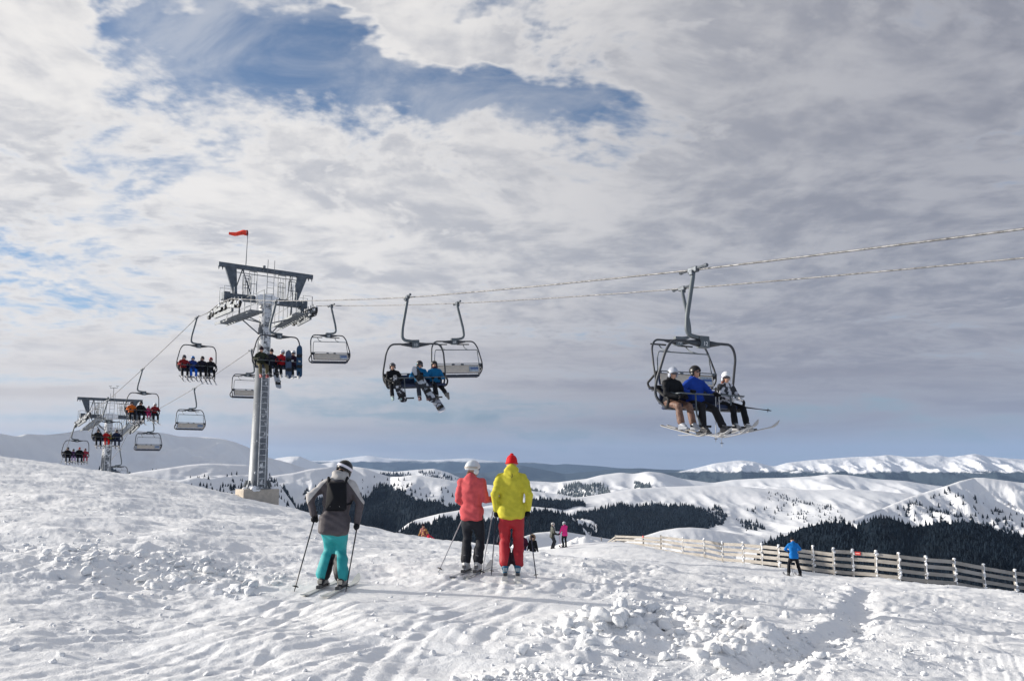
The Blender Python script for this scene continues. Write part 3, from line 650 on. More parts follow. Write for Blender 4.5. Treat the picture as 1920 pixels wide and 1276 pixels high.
def bez(pts, r=.2, n=6):
    """polyline with rounded corners"""
    P = [Vector(p) for p in pts]; out = [P[0]]
    for i in range(1, len(P) - 1):
        a, b, c = P[i - 1], P[i], P[i + 1]; ra = min(r, (a - b).length * .48, (c - b).length * .48); s = b + (a - b).normalized() * ra; e = b + (c - b).normalized() * ra
        for k in range(n + 1):
            t = k / n; out.append(s * (1 - t) ** 2 + b * 2 * t * (1 - t) + e * t * t)
    return out + [P[-1]]

# ------------------------------------------------------------------ haul ropes
LOAD_G = [(1300, 506), (764, 557.5), (518, 564), (369, 595), (267, 692), (201.6, 750.5), (142, 791)]
EMPTY_G = [(1279, 541), (857, 568.5), (621, 573), (471, 656), (364, 728), (285, 776), (224.5, 842)]
def rope(pts_px, c, label, sag):
    P = [on_line(x, y, c) for x, y in pts_px]
    a, b = P[0], P[1]; P = [a + (a - b).normalized() * 9] + P
    out = []
    for a, b in zip(P, P[1:]):
        n = 10; L = (b - a).length
        for k in range(n):
            t = k / n; p = a.lerp(b, t); p.z -= sag * L * L / 150 * 4 * t * (1 - t); out.append(p)
    out.append(P[-1])
    return MB().tube(out, .022, 6).build('haul_rope', MATS['rope_steel'], smooth=True, label=label, cat='cable')
rope([(1920, 429)] + [LOAD_G[0], LOAD_G[1], LOAD_G[2], (434, 559.5), (412, 568), (390, 586)] + LOAD_G[3:6] + [(157, 779), (146, 787), (141, 794), (118, 858), (104, 895)], C_LOAD, 'upper steel haul rope carrying the chairs with riders', .03)
rope([(1920, 483.5)] + [EMPTY_G[0], EMPTY_G[1], EMPTY_G[2], (594, 573.5), (572, 583), (549, 598)] + EMPTY_G[3:5] + [(305, 762), (256, 790), (243, 806)] + [EMPTY_G[6], (207, 864), (190, 893)], C_EMPTY, 'lower steel haul rope carrying the empty chairs', .03)

# ------------------------------------------------------------------ chairs
CX = -.2
def text_mesh(s, size):
    cu = bpy.data.curves.new('plate_number', 'FONT'); cu.body = s; cu.size = size; cu.align_x = 'CENTER'; cu.align_y = 'CENTER'; cu.extrude = .003
    o = bpy.data.objects.new('plate_number', cu); COL.objects.link(o); bpy.context.view_layer.update()
    me = bpy.data.meshes.new_from_object(o.evaluated_get(bpy.context.evaluated_depsgraph_get())); bpy.data.objects.remove(o); me.name = 'plate_number'; me.materials.clear(); return me
def chair_meshes():
    D = {}
    D['hanger'] = MB().tube(bez([(0, 0, .0), (.02, 0, -.16), (.23, 0, -1.12), (.24, 0, -1.48), (-.1, 0, -1.53), (CX - .08, 0, -1.53)], .26, 8), .052, 10).mesh('hanger', True)
    g = MB(); g.box((0, 0, .0), (.11, .30, .13), bev=.02); g.cyl((0, -.42, .02), (0, .42, .02), .035, 8); g.ell((0, .42, .02), (.05, .07, .05), 8, 6); g.ell((0, -.42, .02), (.05, .07, .05), 8, 6); g.box((.05, .0, -.07), (.09, .12, .12), bev=.02)
    D['grip'] = g.mesh('grip')
    b = MB(); b.box((CX, 0, -1.53), (.27, .15, .09), bev=.01); b.box((CX, .01, -1.655), (.25, .17, .19), bev=.012)
    for s in (-1, 1): b.cyl((CX + s * .10, .078, -1.525), (CX + s * .10, .09, -1.525), .012, 8)
    D['clamp_box'] = b.mesh('clamp_box')
    f = MB()
    half = [(.0, 0, -1.62), (.86, -.01, -1.62), (1.02, -.06, -1.86), (1.12, -.30, -2.52), (1.10, -.36, -2.80), (.98, -.12, -3.05), (.94, .08, -3.06)]
    pts = [(CX - x, y, z) for x, y, z in half[:0:-1]] + [(CX + x, y, z) for x, y, z in half[1:]]
    f.tube(bez(pts, .16, 6), .031, 10)
    for s in (-1, 1): f.tube([(CX + s * .12, 0, -1.65), (CX + s * .5, 0, -1.63)], [.085, .034], 8)
    f.cyl((CX - .95, .05, -3.06), (CX + .95, .05, -3.06), .022, 8); f.cyl((CX - .98, -.28, -3.03), (CX + .98, -.28, -3.03), .022, 8)
    D['frame'] = f.mesh('frame', True)
    s_ = MB(); s_.box((CX, -.04, -3.015), (2.0, .50, .075), Matrix.Rotation(R(4), 3, 'X'), bev=.03)
    for i in (-1.5, -.5, .5, 1.5): s_.box((CX + i * .5, -.04, -2.985), (.46, .44, .05), Matrix.Rotation(R(4), 3, 'X'), bev=.022)
    D['seat'] = s_.mesh('seat', True)
    k = MB(); k.box((CX, -.34, -2.78), (2.0, .06, .34), Matrix.Rotation(R(-10), 3, 'X'), bev=.025); D['backrest'] = k.mesh('backrest', True)
    p = MB(); p.box((CX, -.385, -2.775), (1.92, .02, .30), Matrix.Rotation(R(-10), 3, 'X'), bev=.005); D['back_panel'] = p.mesh('back_panel')
    q = MB(); q.box((CX + .70, -.400, -2.775), (.42, .008, .22), Matrix.Rotation(R(-10), 3, 'X')); D['sticker'] = q.mesh('sticker')
    q = MB(); q.box((CX + .72, -.4065, -2.76), (.34, .006, .05), Matrix.Rotation(R(-10), 3, 'X')); q.box((CX + .72, -.394, -2.84), (.34, .006, .04), Matrix.Rotation(R(-10), 3, 'X')); D['stripe'] = q.mesh('stripe')
    r = MB(); r.cyl((CX - 1.1, -.39, -2.56), (CX + 1.1, -.39, -2.56), .016, 6); r.cyl((CX - 1.0, -.385, -2.62), (CX + 1.0, -.385, -2.62), .010, 6)
    for x in (-.98, .98, .2, -.2): r.box((CX + x, -.385, -2.59), (.12, .03, .05))
    D['back_rail'] = r.mesh('back_rail')
    for nm, s in (('r', 1), ('l', -1)):
        t = MB(); t.tube(bez([(CX + s * 1.08, -.38, -2.60), (CX + s * 1.10, -.12, -2.76), (CX + s * 1.09, .10, -2.86), (CX + s * 1.07, .04, -3.0), (CX + s * 1.0, -.12, -3.03)], .10, 5), .032, 8); t.box((CX + s * 1.05, -.33, -2.62), (.14, .10, .12), bev=.02); D['guard' + nm] = t.mesh('side_guard', True)
    piv = Vector((0, -.30, -2.60))
    def bar(ang, down):
        M = Matrix.Rotation(ang, 3, 'X'); X = lambda p: tuple(M @ (Vector(p) - piv) + piv)
        a = MB(); a.tube([X(p) for p in bez([(CX - .99, -.30, -2.60), (CX - .95, .10, -2.76), (CX - .93, .28, -2.76), (CX + .93, .28, -2.76), (CX + .95, .10, -2.76), (CX + .99, -.30, -2.60)], .06, 4)], .017, 8)
        fr = []
        for s in (-.5, .5):
            b_ = MB(); b_.tube([X(p) for p in bez([(CX + s, .28, -2.76), (CX + s, .30, -3.20), (CX + s, .42, -3.42)], .08, 4)], .019, 8); up = MB(); up.tube([X((CX + s - .28, .42, -3.43)), X((CX + s + .28, .42, -3.43))], .024, 8); fr.append((b_, up))
        return a, fr
    for key, ang in (('down', 0.0), ('up', R(104))):
        a, fr = bar(ang, key == 'down'); D['bar_' + key] = a.mesh('safety_bar', True); D['rest_' + key] = [(x.mesh('footrest_tube', True), y.mesh('footrest', True)) for x, y in fr]
    def low(me):
        for v in me.vertices:
            if v.co.z < -1.58: v.co.x = CX + (v.co.x - CX) * .975
            if v.co.z < -1.70: v.co.z = -1.70 + (v.co.z + 1.70) * 1.04
    for k_, me in D.items():
        if k_.startswith('rest'):
            for x_, y_ in me: low(x_); low(y_)
        else: low(me)
    return D
CM = chair_meshes()
def make_chair(pos, loaded, number, label, roll=0.0, group=None, yaw=0.0):
    root = empty('lift_chair', pos, (0, 0, 0), label, 'lift chair', group)
    root.rotation_euler = (Matrix.Rotation((ROT_LOAD if loaded else ROT_EMPTY) + R(yaw), 3, 'Z') @ Matrix.Rotation(roll, 3, 'Y')).to_euler()
    link('hanger', CM['hanger'], MATS['hanger_grey'], root); link('grip', CM['grip'], MATS['galv_dark'], root)
    cb = link('clamp_box', CM['clamp_box'], MATS['hanger_grey'], root)
    for sgn in (1, -1):
        t = link('plate_number', text_mesh(number, .13), MATS['white_mark'], cb); t.location = (CX, .01 + sgn * .088, -1.665); t.rotation_euler = (math.pi / 2, 0, math.pi if sgn > 0 else 0)
    link('frame', CM['frame'], MATS['frame_dark'], root); link('seat', CM['seat'], MATS['seat_blue'], root); link('backrest', CM['backrest'], MATS['seat_blue'], root)
    bp = link('back_panel', CM['back_panel'], MATS['panel_beige'], root); st = link('sticker', CM['sticker'], MATS['sticker_grey'], bp); link('stripe', CM['stripe'], MATS['sticker_blue'], bp)
    link('back_rail', CM['back_rail'], MATS['galv_dark'], root); link('side_guard', CM['guardr'], MATS['rubber'], root); link('side_guard', CM['guardl'], MATS['rubber'], root)
    key = 'down' if loaded else 'up'; b = link('safety_bar', CM['bar_' + key], MATS['hanger_grey'], root)
    for x, y in CM['rest_' + key]: link('footrest_tube', x, MATS['hanger_grey'], b); link('footrest', y, MATS['rubber'], b)
    return root
CH = []; CE = []
lab_l = ['nearest four seat lift chair, carrying a black, a blue and a chequered jacket', 'lift chair carrying two bright blue jackets and snowboards', 'lift chair with four riders in front of the near tower pole', 'lift chair with four riders just left of the near tower, one in all blue',
         'lift chair above the far tower with an orange and a pink rider', 'lift chair hanging in front of the far tower pole with a red rider', 'lowest lift chair with four riders at the far left over the snow crest']
lab_e = ['empty lift chair hanging right behind the nearest occupied chair', 'empty lift chair beside the chair with the blue jackets', 'empty lift chair right of the near tower', 'empty lift chair half hidden behind the near tower pole',
         'empty lift chair right of the orange jacketed rider', 'empty lift chair right of the far tower, before the blue hill', 'empty lift chair sinking behind the snow crest at the foot of the far tower']
for i, (x, y) in enumerate(LOAD_G):
    CH.append(make_chair(on_line(x, y, C_LOAD), True, str(12 + i), lab_l[i], [0, R(3.5), 0, 0, 0, 0, 0][i], 'chairs with riders going up', (-9, -18, -4, -3, 0, 0, 0)[i]))
for i, (x, y) in enumerate(EMPTY_G):
    CE.append(make_chair(on_line(x, y, C_EMPTY), False, str(70 - i), lab_e[i], [0, R(-3), R(-3), R(-1), 0, 0, 0][i], 'empty chairs going down', (-12, -16, -4, 0, 0, 0, 0)[i]))

# ------------------------------------------------------------------ towers
def ice_mat():
    m = bpy.data.materials.new('pole_rimed'); m.use_nodes = True; T = NT(m.node_tree); b = T.n['Principled BSDF']; tc = T.new('ShaderNodeTexCoord'); ge = T.new('ShaderNodeNewGeometry')
    P = tc.outputs['Object']; n = T.noise(P, 2.6, 6, .68); dt = T.new('ShaderNodeVectorMath', operation='DOT_PRODUCT'); T.l.new(ge.outputs['Normal'], dt.inputs[0]); dt.inputs[1].default_value = (.75, -.66, 0)
    sp = T.new('ShaderNodeSeparateXYZ'); T.l.new(P, sp.inputs[0]); up = T.ss(sp.outputs[2], -5.0, -.5)
    f = T.ss(T.add(T.add(n, T.mul(dt.outputs['Value'], .13)), T.mul(up, .17)), .66, .72)
    T.l.new(T.mix(f, T.mix(T.ss(T.noise(P, 1.2, 4, .6), .3, .7), (.15, .165, .185), (.24, .255, .275)), (.85, .86, .88)), b.inputs['Base Color']); T.l.new(T.ss(f, 0, 1, .4, 0), b.inputs['Metallic']); b.inputs['Roughness'].default_value = .5
    bp = T.new('ShaderNodeBump'); bp.inputs['Strength'].default_value = .5; bp.inputs['Distance'].default_value = .03; T.l.new(T.add(f, T.mul(T.noise(P, 30, 3, .6), .3)), bp.inputs['Height']); T.l.new(bp.outputs[0], b.inputs['Normal'])
    MATS['pole_rimed'] = m
ice_mat()
def tower(ctr, z_arm, z_beam, z_foot, label, train, extras):
    """ctr: plan centre. Local frame: X across (image right), Y along travel direction; z = 0 at the crossarm."""
    root = empty('lift_tower', (ctr.x, ctr.y, z_arm), (0, 0, math.atan2(UV.y, UV.x)), label, 'lift tower', 'lift towers')
    # local +Y is away/left (downhill); -Y is towards the camera
    H = z_arm - z_foot
    pl = MB(); pl.tube([(0, 0, -H), (0, 0, -H + .02), (0, 0, .12)], [.52, .505, .30], 20); pole = pl.build('pole', MATS['pole_rimed'], root, smooth=True)
    fl = MB()
    for k in range(14):
        a = 2 * math.pi * k / 14; fl.bar((.58 * math.cos(a), .58 * math.sin(a), -H + .45), (.74 * math.cos(a), .74 * math.sin(a), -H + .0), .03, .10)
    fl.tube([(0, 0, -H - .0), (0, 0, -H + .04)], .78, 20); fl.build('flange', MATS['galv'], root)
    bb = MB(); bb.box((0, .0, -H - .75), (1.95, 1.3, 1.5), bev=.03); base = bb.build('footing', MATS['concrete'], root)
    sn = MB(); r_ = random.Random(3)
    for k in range(26):
        a = r_.uniform(0, 6.28); q = r_.uniform(.45, .95); sn.ell((q * math.cos(a) * .95, max(-.6, min(.6, q * math.sin(a) * .62)), -H + .0), (r_.uniform(.12, .25), r_.uniform(.1, .2), r_.uniform(.08, .26)), 8, 5)
    sn.build('snow_cap', MATS['rime'], base, smooth=True)
    ld = MB()
    for s in (-.19, .19): ld.tube([(s - .06, -.70, -H + .1), (s - .03, -.50, .3)], .024, 6)
    nr = int(H / .3)
    for k in range(nr):
        t = (k + .5) / nr; y = -.70 + .20 * t; z = -H + .1 + (H + .2) * t; x = -.06 + .03 * t; ld.cyl((x - .19, y, z), (x + .19, y, z), .018, 5)
    ld.build('ladder', mat('ladder_rimed', (.5, .52, .54), .6, var=.25, vscale=8), root)
    ld2 = MB(); zb = z_beam - z_arm
    for s in (-.19, .19): ld2.cyl((s + .1, -.35, .1), (s + .1, -.35, zb + .55), .018, 6)
    for k in range(int(zb / .32)): ld2.cyl((-.09, -.35, .35 + k * .32), (.29, -.35, .35 + k * .32), .012, 5)
    ld2.build('ladder', MATS['galv'], root)
    # crossarm
    ca = MB(); ca.box((0, 0, 0), (4.3, .34, .34), bev=.02); ca.build('crossarm', MATS['galv_dark'], root)
    co = MB(); co.tube([(0, 0, -.22), (0, 0, .26)], .50, 16); co.box((0, -.26, .04), (1.35, .12, .36), bev=.05); co.build('collar', MATS['rime'], root, smooth=False)
    # rope lifting gantry
    gb = MB(); gb.box((0, 0, zb), (5.4, .20, .24), bev=.01)
    for s in (-1, 1):
        for q in (2.66, 2.46): gb.hull([((s * q, 0, zb - .1), .045), ((s * q, 0, zb - .26), .02)])
    gb.build('gantry_beam', MATS['galv_dark'], root)
    for s in (-1, 1):
        lg = MB(); a, b, c, d = (s * 2.35, zb - .1), (s * 1.72, zb - .1), (s * 1.62, .15), (s * 1.82, .15)
        V = [(p[0], y, p[1]) for y in (-.07, .07) for p in (a, b, c, d)]; lg.raw(V, [(0, 1, 2, 3), (7, 6, 5, 4), (0, 4, 5, 1), (1, 5, 6, 2), (2, 6, 7, 3), (3, 7, 4, 0)]); lg.build('gantry_leg', MATS['galv_dark'], root)
        br = MB(); br.cyl((s * 1.38, 0, zb - .1), (s * 1.18, -.9, .1), .035, 6); br.cyl((s * 1.38, 0, zb - .1), (s * 1.55, .9, .1), .035, 6); br.build('brace', MATS['galv_dark'], root)
    # sheave trains, walkways and railings
    for s, tr in zip((-1, 1), train):
        P = [root_inv(root, p) for p in tr]; L = [0]
        for a, b in zip(P, P[1:]): L.append(L[-1] + (b - a).length)
        def q(t):
            d = t * L[-1]
            for i in range(len(L) - 1):
                if d <= L[i + 1] + 1e-6: return P[i].lerp(P[i + 1], (d - L[i]) / (L[i + 1] - L[i]))
            return P[-1]
        n = 10; cs = []
        for k in range(n):
            c = q((k + .5) / n) + Vector((0, 0, -.24)); cs.append(c); w = MB(); w.cyl(c + Vector((-.055, 0, 0)), c + Vector((.055, 0, 0)), .215, 16); w.cyl(c + Vector((-.075, 0, 0)), c + Vector((.075, 0, 0)), .07, 8)
            sh = w.build('sheave', MATS['rubber'], root)
            rm = MB(); rm.cyl(c + Vector((-.062, 0, 0)), c + Vector((.062, 0, 0)), .15, 14); rm.build('rim', MATS['galv'], sh)
        bm_ = MB()
        for k in range(0, n - 1, 2):
            for x in (-.11, .11): bm_.bar(cs[k] + Vector((x, 0, -.02)), cs[k + 1] + Vector((x, 0, -.02)), .03, .14)
        for k in range(0, n - 3, 4):
            a = cs[k].lerp(cs[k + 1], .5); b = cs[k + 2].lerp(cs[k + 3], .5)
            for x in (-.15, .15): bm_.bar(a + Vector((x, 0, -.14)), b + Vector((x, 0, -.14)), .03, .16)
        a, b = cs[1], cs[-2]; bm_.bar(a.lerp(b, .12) + Vector((0, 0, -.27)), a.lerp(b, .88) + Vector((0, 0, -.27)), .12, .2)
        for k in range(n):
            bm_.bar(cs[k] + Vector((-.12 * s, 0, 0)), cs[k] + Vector((-.14 * s, .02, .36)), .03, .05)
        bm_.build('rocker_beam', MATS['galv'], root)
        ic = MB(); rr = random.Random(9)
        for k in range(26):
            c = q(rr.random()); ic.ell(c + Vector((rr.uniform(-.14, .14), 0, -.24 + rr.uniform(-.2, .25))), (.05, .09, rr.uniform(.04, .08)), 6, 4)
        ic.build('rime_ice', MATS['rime'], root, smooth=True)
        off = Vector((-s * .85, 0, -.48))
        a = q(0.0) + off; b = q(1.0) + off; b = b + (b - a).normalized() * .4; wk = MB(); m_ = 13
        for k in range(m_):
            c = a.lerp(b, (k + .5) / m_); wk.box(c, (.66, .15, .03)); wk.cyl(c + Vector((-.33, -.06, -.03)), c + Vector((.33, -.06, -.03)), .03, 6)
        for x in (-.32, .32): wk.bar(a + Vector((x, 0, -.06)), b + Vector((x, 0, -.06)), .03, .12)
        wk.build('walkway', MATS['galv'], root)
        rl = MB()
        for x in (-s * .34,):
            for k in range(7):
                c = a.lerp(b, k / 6) + Vector((x, 0, 0)); rl.cyl(c, c + Vector((0, 0, 1.1)), .02, 5)
            for hh in (.55, 1.1): rl.cyl(a + Vector((x, 0, hh)), b + Vector((x, 0, hh)), .018, 5)
        rl.build('railing', MATS['galv'], root)
        hk = MB()   # hanger brackets between crossarm and walkway
        c = a.lerp(b, .45); hk.bar((s * 1.5, 0, -.1), c + Vector((0, 0, 0)), .06, .06); hk.bar((s * .25, 0, -1.25), c + Vector((-s * .3, 0, -.1)), .05, .05); hk.bar((s * .3, 0, -1.9), c + Vector((-s * .3, .4, -.1)), .05, .05); hk.bar(c + Vector((-s * .3, -.6, -.1)), (s * .3, -.1, -1.25), .05, .05)
        hk.build('bracket', MATS['galv_dark'], root)
        # cage of guard bars standing on the crossarm
        for j, (x0, wd, hh, yy) in enumerate(((1.28, .42, 1.15, -.5), (.82, .44, 1.5, -.15), (1.0, .3, 1.2, .35))):
            cg = MB(); x0 = s * x0
            cg.tube(bez([(x0 - wd / 2, yy, .1), (x0 - wd / 2, yy, hh), (x0 + wd / 2, yy, hh), (x0 + wd / 2, yy, .1)], .04, 3), .022, 5)
            for k in range(2): cg.cyl((x0 - wd / 2 + wd * (k + 1) / 3, yy, .1), (x0 - wd / 2 + wd * (k + 1) / 3, yy, hh - .15), .018, 5)
            cg.cyl((x0 - wd / 2, yy, hh * .55), (x0 + wd / 2, yy, hh * .55), .016, 5)
            cg.build('guard_rail', MATS['galv'], root)
        # end cage beside the sheaves and drive box
        eb = MB(); eb.box((s * 2.2, .1, .02), (.34, .6, .42), bev=.03); eb.box((s * 2.05, -.15, -.35), (.2, .3, .5), bev=.02)
        for y in (-.55, .15): eb.tube([(s * 2.5, y, -.6), (s * 2.5, y, .45), (s * 1.95, y, .45), (s * 1.95, y, -.6)], .02, 5)
        eb.build('end_bracket', MATS['galv_dark'], root)
    lr = MB(); lr.cyl((-1.75, -.02, zb - .32), (1.75, -.02, zb - .32), .022, 6)
    for x in (-1.3, -.7, .5, 1.1, 1.5): lr.box((x, -.02, zb - .22), (.03, .03, .2))
    lr.build('cable_tray', MATS['galv'], root)
    cm_ = MB(); cm_.box((-.25, -.16, zb + .14), (.16, .2, .14), bev=.02); cm_.cyl((-.25, -.3, zb + .16), (-.25, -.1, zb + .16), .06, 10); cm_.box((-.25, -.1, zb), (.06, .06, .25)); cm_.build('lamp', MATS['galv'], root)
    bpy.context.view_layer.update()
    return root
def root_inv(root, p):
    bpy.context.view_layer.update(); return root.matrix_world.inverted() @ p
def trn(lst, c): return [on_line(x, y, c) for x, y in lst]
z_arm1 = 9.25; z_beam1 = 10.95; zf1 = -1.02
T1 = tower(TW1, z_arm1, z_beam1, zf1, 'tall near lift tower with rimed grey pole, ladder and red windsock', [trn([(452, 560), (434, 559.5), (412, 568), (390, 586)], C_LOAD), trn([(594, 573.5), (572, 583), (549, 598)], C_EMPTY)], True)
t2 = Vector((0, 0, 0)); k2 = at(205, 780, 1).x; Y2 = (C_LOAD + C_EMPTY) / 2 / (k2 - SL); t2 = Vector((k2 * Y2, Y2, 0))
za2 = at(205, 781, Y2).z; zb2 = at(205, 749, Y2).z
T2 = tower(t2, za2, zb2, float(gbase(np.array([t2.x]), np.array([t2.y]))[0]) + .8, 'far lift tower standing behind the snow crest at left', [trn([(170, 770), (157, 779), (146, 787), (141, 794)], C_LOAD), trn([(268, 782), (256, 790), (243, 806)], C_EMPTY)], False)
# windsock on its own mast
def windsock():
    x0 = at(461, 494, 45.6); top = at(462, 436, 45.6)
    root = empty('windsock', (x0.x, x0.y, z_beam1 + .1), (0, 0, 0), 'red windsock streaming left from a thin mast on top of the near tower', 'windsock')
    h = top.z - z_beam1 - .1
    MB().tube([(0, 0, 0), (.01, 0, h * .5), (.03, 0, h)], [.03, .025, .015], 6).build('mast', MATS['galv_dark'], root)
    s = MB(); n = 12; V = []; Fc = []; r_ = random.Random(5); K = 14
    for i in range(K + 1):
        t = i / K; rad = .155 * (1 - t) + .075 * t; cx = -.0 - 1.0 * t; cz = h - .02 + .03 * math.sin(t * 7) - .05 * t
        for j in range(n):
            a = 2 * math.pi * j / n; q = rad * (1 + .12 * math.sin(3 * a + 9 * t) + .08 * r_.uniform(-1, 1)); V.append((cx, q * math.cos(a), cz + q * math.sin(a)))
    for i in range(K):
        for j in range(n): a = i * n + j; b = i * n + (j + 1) % n; Fc.append((a, b, b + n, a + n))
    s.raw(V, Fc); sk = s.build('sock', MATS['sock_red'], root, smooth=True)
    MB().tube([(0, .155 * math.cos(2 * math.pi * j / 12), h - .02 + .155 * math.sin(2 * math.pi * j / 12)) for j in range(12)], .012, 5, closed=True).build('hoop', MATS['galv_dark'], root)
windsock()
def anemometer():
    p = at(212, 747, Y2); root = empty('anemometer', (p.x, p.y, zb2 + .1), (0, 0, 0), 'small two armed wind gauge on a mast above the far tower beam', 'wind gauge')
    MB().cyl((0, 0, 0), (0, 0, 1.0), .03, 6).build('mast', MATS['galv'], root)
    MB().cyl((-.32, 0, .95), (.32, 0, .95), .022, 6).build('arm', MATS['galv'], root)
    for s in (-.32, .32):
        c = MB(); c.cyl((s, 0, .95), (s, 0, 1.12), .015, 6)
        for a in range(3): v = Vector((math.cos(a * 2.1), math.sin(a * 2.1), 0)) * .09; c.cyl((s, 0, 1.12), (s + v.x, v.y, 1.12), .008, 5); c.ell((s + v.x, v.y, 1.12), (.035, .035, .035), 8, 5)
        c.build('cup_rotor', MATS['galv'], root)
anemometer()
# ------------------------------------------------------------------ fence, signs, loose snow
def wood_mat():
    m = bpy.data.materials.new('fence_wood'); m.use_nodes = True; T = NT(m.node_tree); b = T.n['Principled BSDF']; tc = T.new('ShaderNodeTexCoord'); P = tc.outputs['Object']
    mp = T.new('ShaderNodeMapping'); T.l.new(P, mp.inputs[0]); mp.inputs['Scale'].default_value = (1, 1, 14)
    g = T.noise(mp.outputs[0], 2.2, 6, .65); k = T.noise(P, 1.1, 3, .5)
    c = T.mix(T.ss(g, .3, .7), (.25, .232, .21), (.39, .365, .335)); c = T.mix(T.ss(k, .5, .7), c, (.40, .38, .355))
    T.l.new(c, b.inputs['Base Color']); b.inputs['Roughness'].default_value = .85
    bp = T.new('ShaderNodeBump'); bp.inputs['Strength'].default_value = .4; bp.inputs['Distance'].default_value = .01; T.l.new(g, bp.inputs['Height']); T.l.new(bp.outputs[0], b.inputs['Normal']); MATS['fence_wood'] = m
wood_mat(); mat('sign_red', (.62, .05, .045), .5, var=.2, vscale=8); mat('sign_face', (.75, .66, .5), .6)
def fence():
    P = []
    for (px, py, Y) in FP:
        q = at(px, py, Y); g = ground(q.x, q.y); P.append(Vector((q.x, q.y, g)))
    root = empty('rail_fence', P[0], (0, 0, 0), 'long weathered wooden rail fence with snow plastered posts along the slope edge', 'fence')
    o = P[0]; rr = random.Random(4); H = []
    tops = [None] * len(P)
    ht = lambda i: 1.02 if i < 3 else (1.12 if i < 11 else 1.26)
    for i, p in enumerate(P):
        q = p - o; h = ht(i)
        pm = MB(); pm.box(q + Vector((0, .09, h / 2 - .25)), (.10, .10, h + .5 + (.03 if i % 2 else 0)), bev=.008); post = pm.build('post', MATS['fence_wood'], root)
        if i > 3:
            s = MB(); n = rr.randint(5, 9); s.box(q + Vector((0, .02, h / 2)), (.035, .07, h))
            for k in range(n):
                z = rr.uniform(.12, h + .03); s.ell(q + Vector((rr.uniform(-.05, .05), -.02 + rr.uniform(-.05, .03), z)), (rr.uniform(.03, .065), rr.uniform(.04, .07), rr.uniform(.04, .09)), 7, 5)
            s.ell(q + Vector((0, .04, h + .03)), (.075, .09, .045), 8, 5)
            for k in range(3):
                z = rr.uniform(.3, h); a = q + Vector((0, -.04, z)); s.tube([a, a + Vector((-.08, -.05, -.03)), a + Vector((-.15, -.05, -.01 + rr.uniform(-.08, .06)))], [.032, .024, .010], 6)
            s.build('snow_crust', MATS['rime'], post, smooth=True)
    # rails run one to three bays, with a step in height between sections
    lv = [.16, .47, .78, 1.06]
    i = 1
    while i < len(P) - 1:
        j = min(len(P) - 1, i + (2 if i % 3 else 3))
        for k, l in enumerate(lv):
            for a in range(i, j):
                qa, qb = P[a] - o, P[a + 1] - o; f = ht(i) / 1.2; dz = rr.uniform(-.02, .02)
                d = (qb - qa).normalized() * .03
                m_ = MB(); m_.bar(qa - d + Vector((0, -.0 + .006 * k, l * f + dz)), qb + d + Vector((0, .006 * k, l * f + dz + rr.uniform(-.015, .015))), .035 + .002 * (a % 2), .165); m_.build('rail', MATS['fence_wood'], root)
        i = j
    # the sloping end piece at the far left
    for k, l in enumerate(lv):
        qa, qb = P[0] - o, P[1] - o; m_ = MB(); m_.bar(qa + Vector((0, 0, l * .35 - .15)), qb + Vector((0, 0, l * .85)), .035, .12); m_.build('rail', MATS['fence_wood'], root)
    return P
FPP = fence()
def sign_plate(i, t, w, h, lab):
    a, b = FPP[i], FPP[i + 1]; p = a.lerp(b, t); d = (b - a).normalized(); root = empty('sign', (p.x, p.y, p.z), (0, 0, math.atan2(d.y, d.x)), lab, 'sign')
    m_ = MB(); m_.box((0, -.045, 1.07 * (1.05 if i > 10 else .9)), (w, .02, h)); pl = m_.build('plate', MATS['sign_red'], root)
    m_ = MB(); m_.box((.0, -.058, 1.07 * (1.05 if i > 10 else .9)), (w * .72, .006, h * .28)); m_.build('pale_band', mat('sign_pale', (.78, .42, .38), .6), root)
sign_plate(13, .22, .27, .15, 'small red plate on the top rail near the snowy post'); sign_plate(2, .0, .22, .13, 'tiny red plate on the far end of the fence')
def round_sign():
    p = at(1072.5, 1018, 72); g = ground(p.x, p.y); root = empty('round_sign', (p.x, p.y, g), (0, 0, 0), 'round red sign half buried behind the snow bank by the pink jacket', 'sign')
    zc = at(1072.5, 1018, 72).z - g
    MB().cyl((0, .03, -.2), (0, .03, zc), .03, 8).build('post', MATS['galv'], root)
    MB().cyl((0, -.01, zc), (0, .02, zc), .30, 28).build('disc', MATS['sign_red'], root)
    MB().box((0, -.02, zc - .02), (.36, .012, .09)).build('bar', MATS['sign_face'], root)
    # snow bank at its foot and behind the couple
    bank = MB(); rr = random.Random(2)
    for k in range(60):
        px = rr.uniform(1055, 1122); q = at(px, 1029, rr.uniform(64, 70)); gz = ground(q.x, q.y); w = math.exp(-((px - 1092) / 24) ** 2)
        bank.ell((q.x, q.y, gz - .05), (rr.uniform(.3, .6), .5, .12 + .50 * w * rr.uniform(.6, 1)), 10, 6)
    bank.build('snow_bank', MATS['snow'], kind='stuff', label='heaped snow bank between the couple and the end of the fence', cat='snow bank', smooth=True)
round_sign()

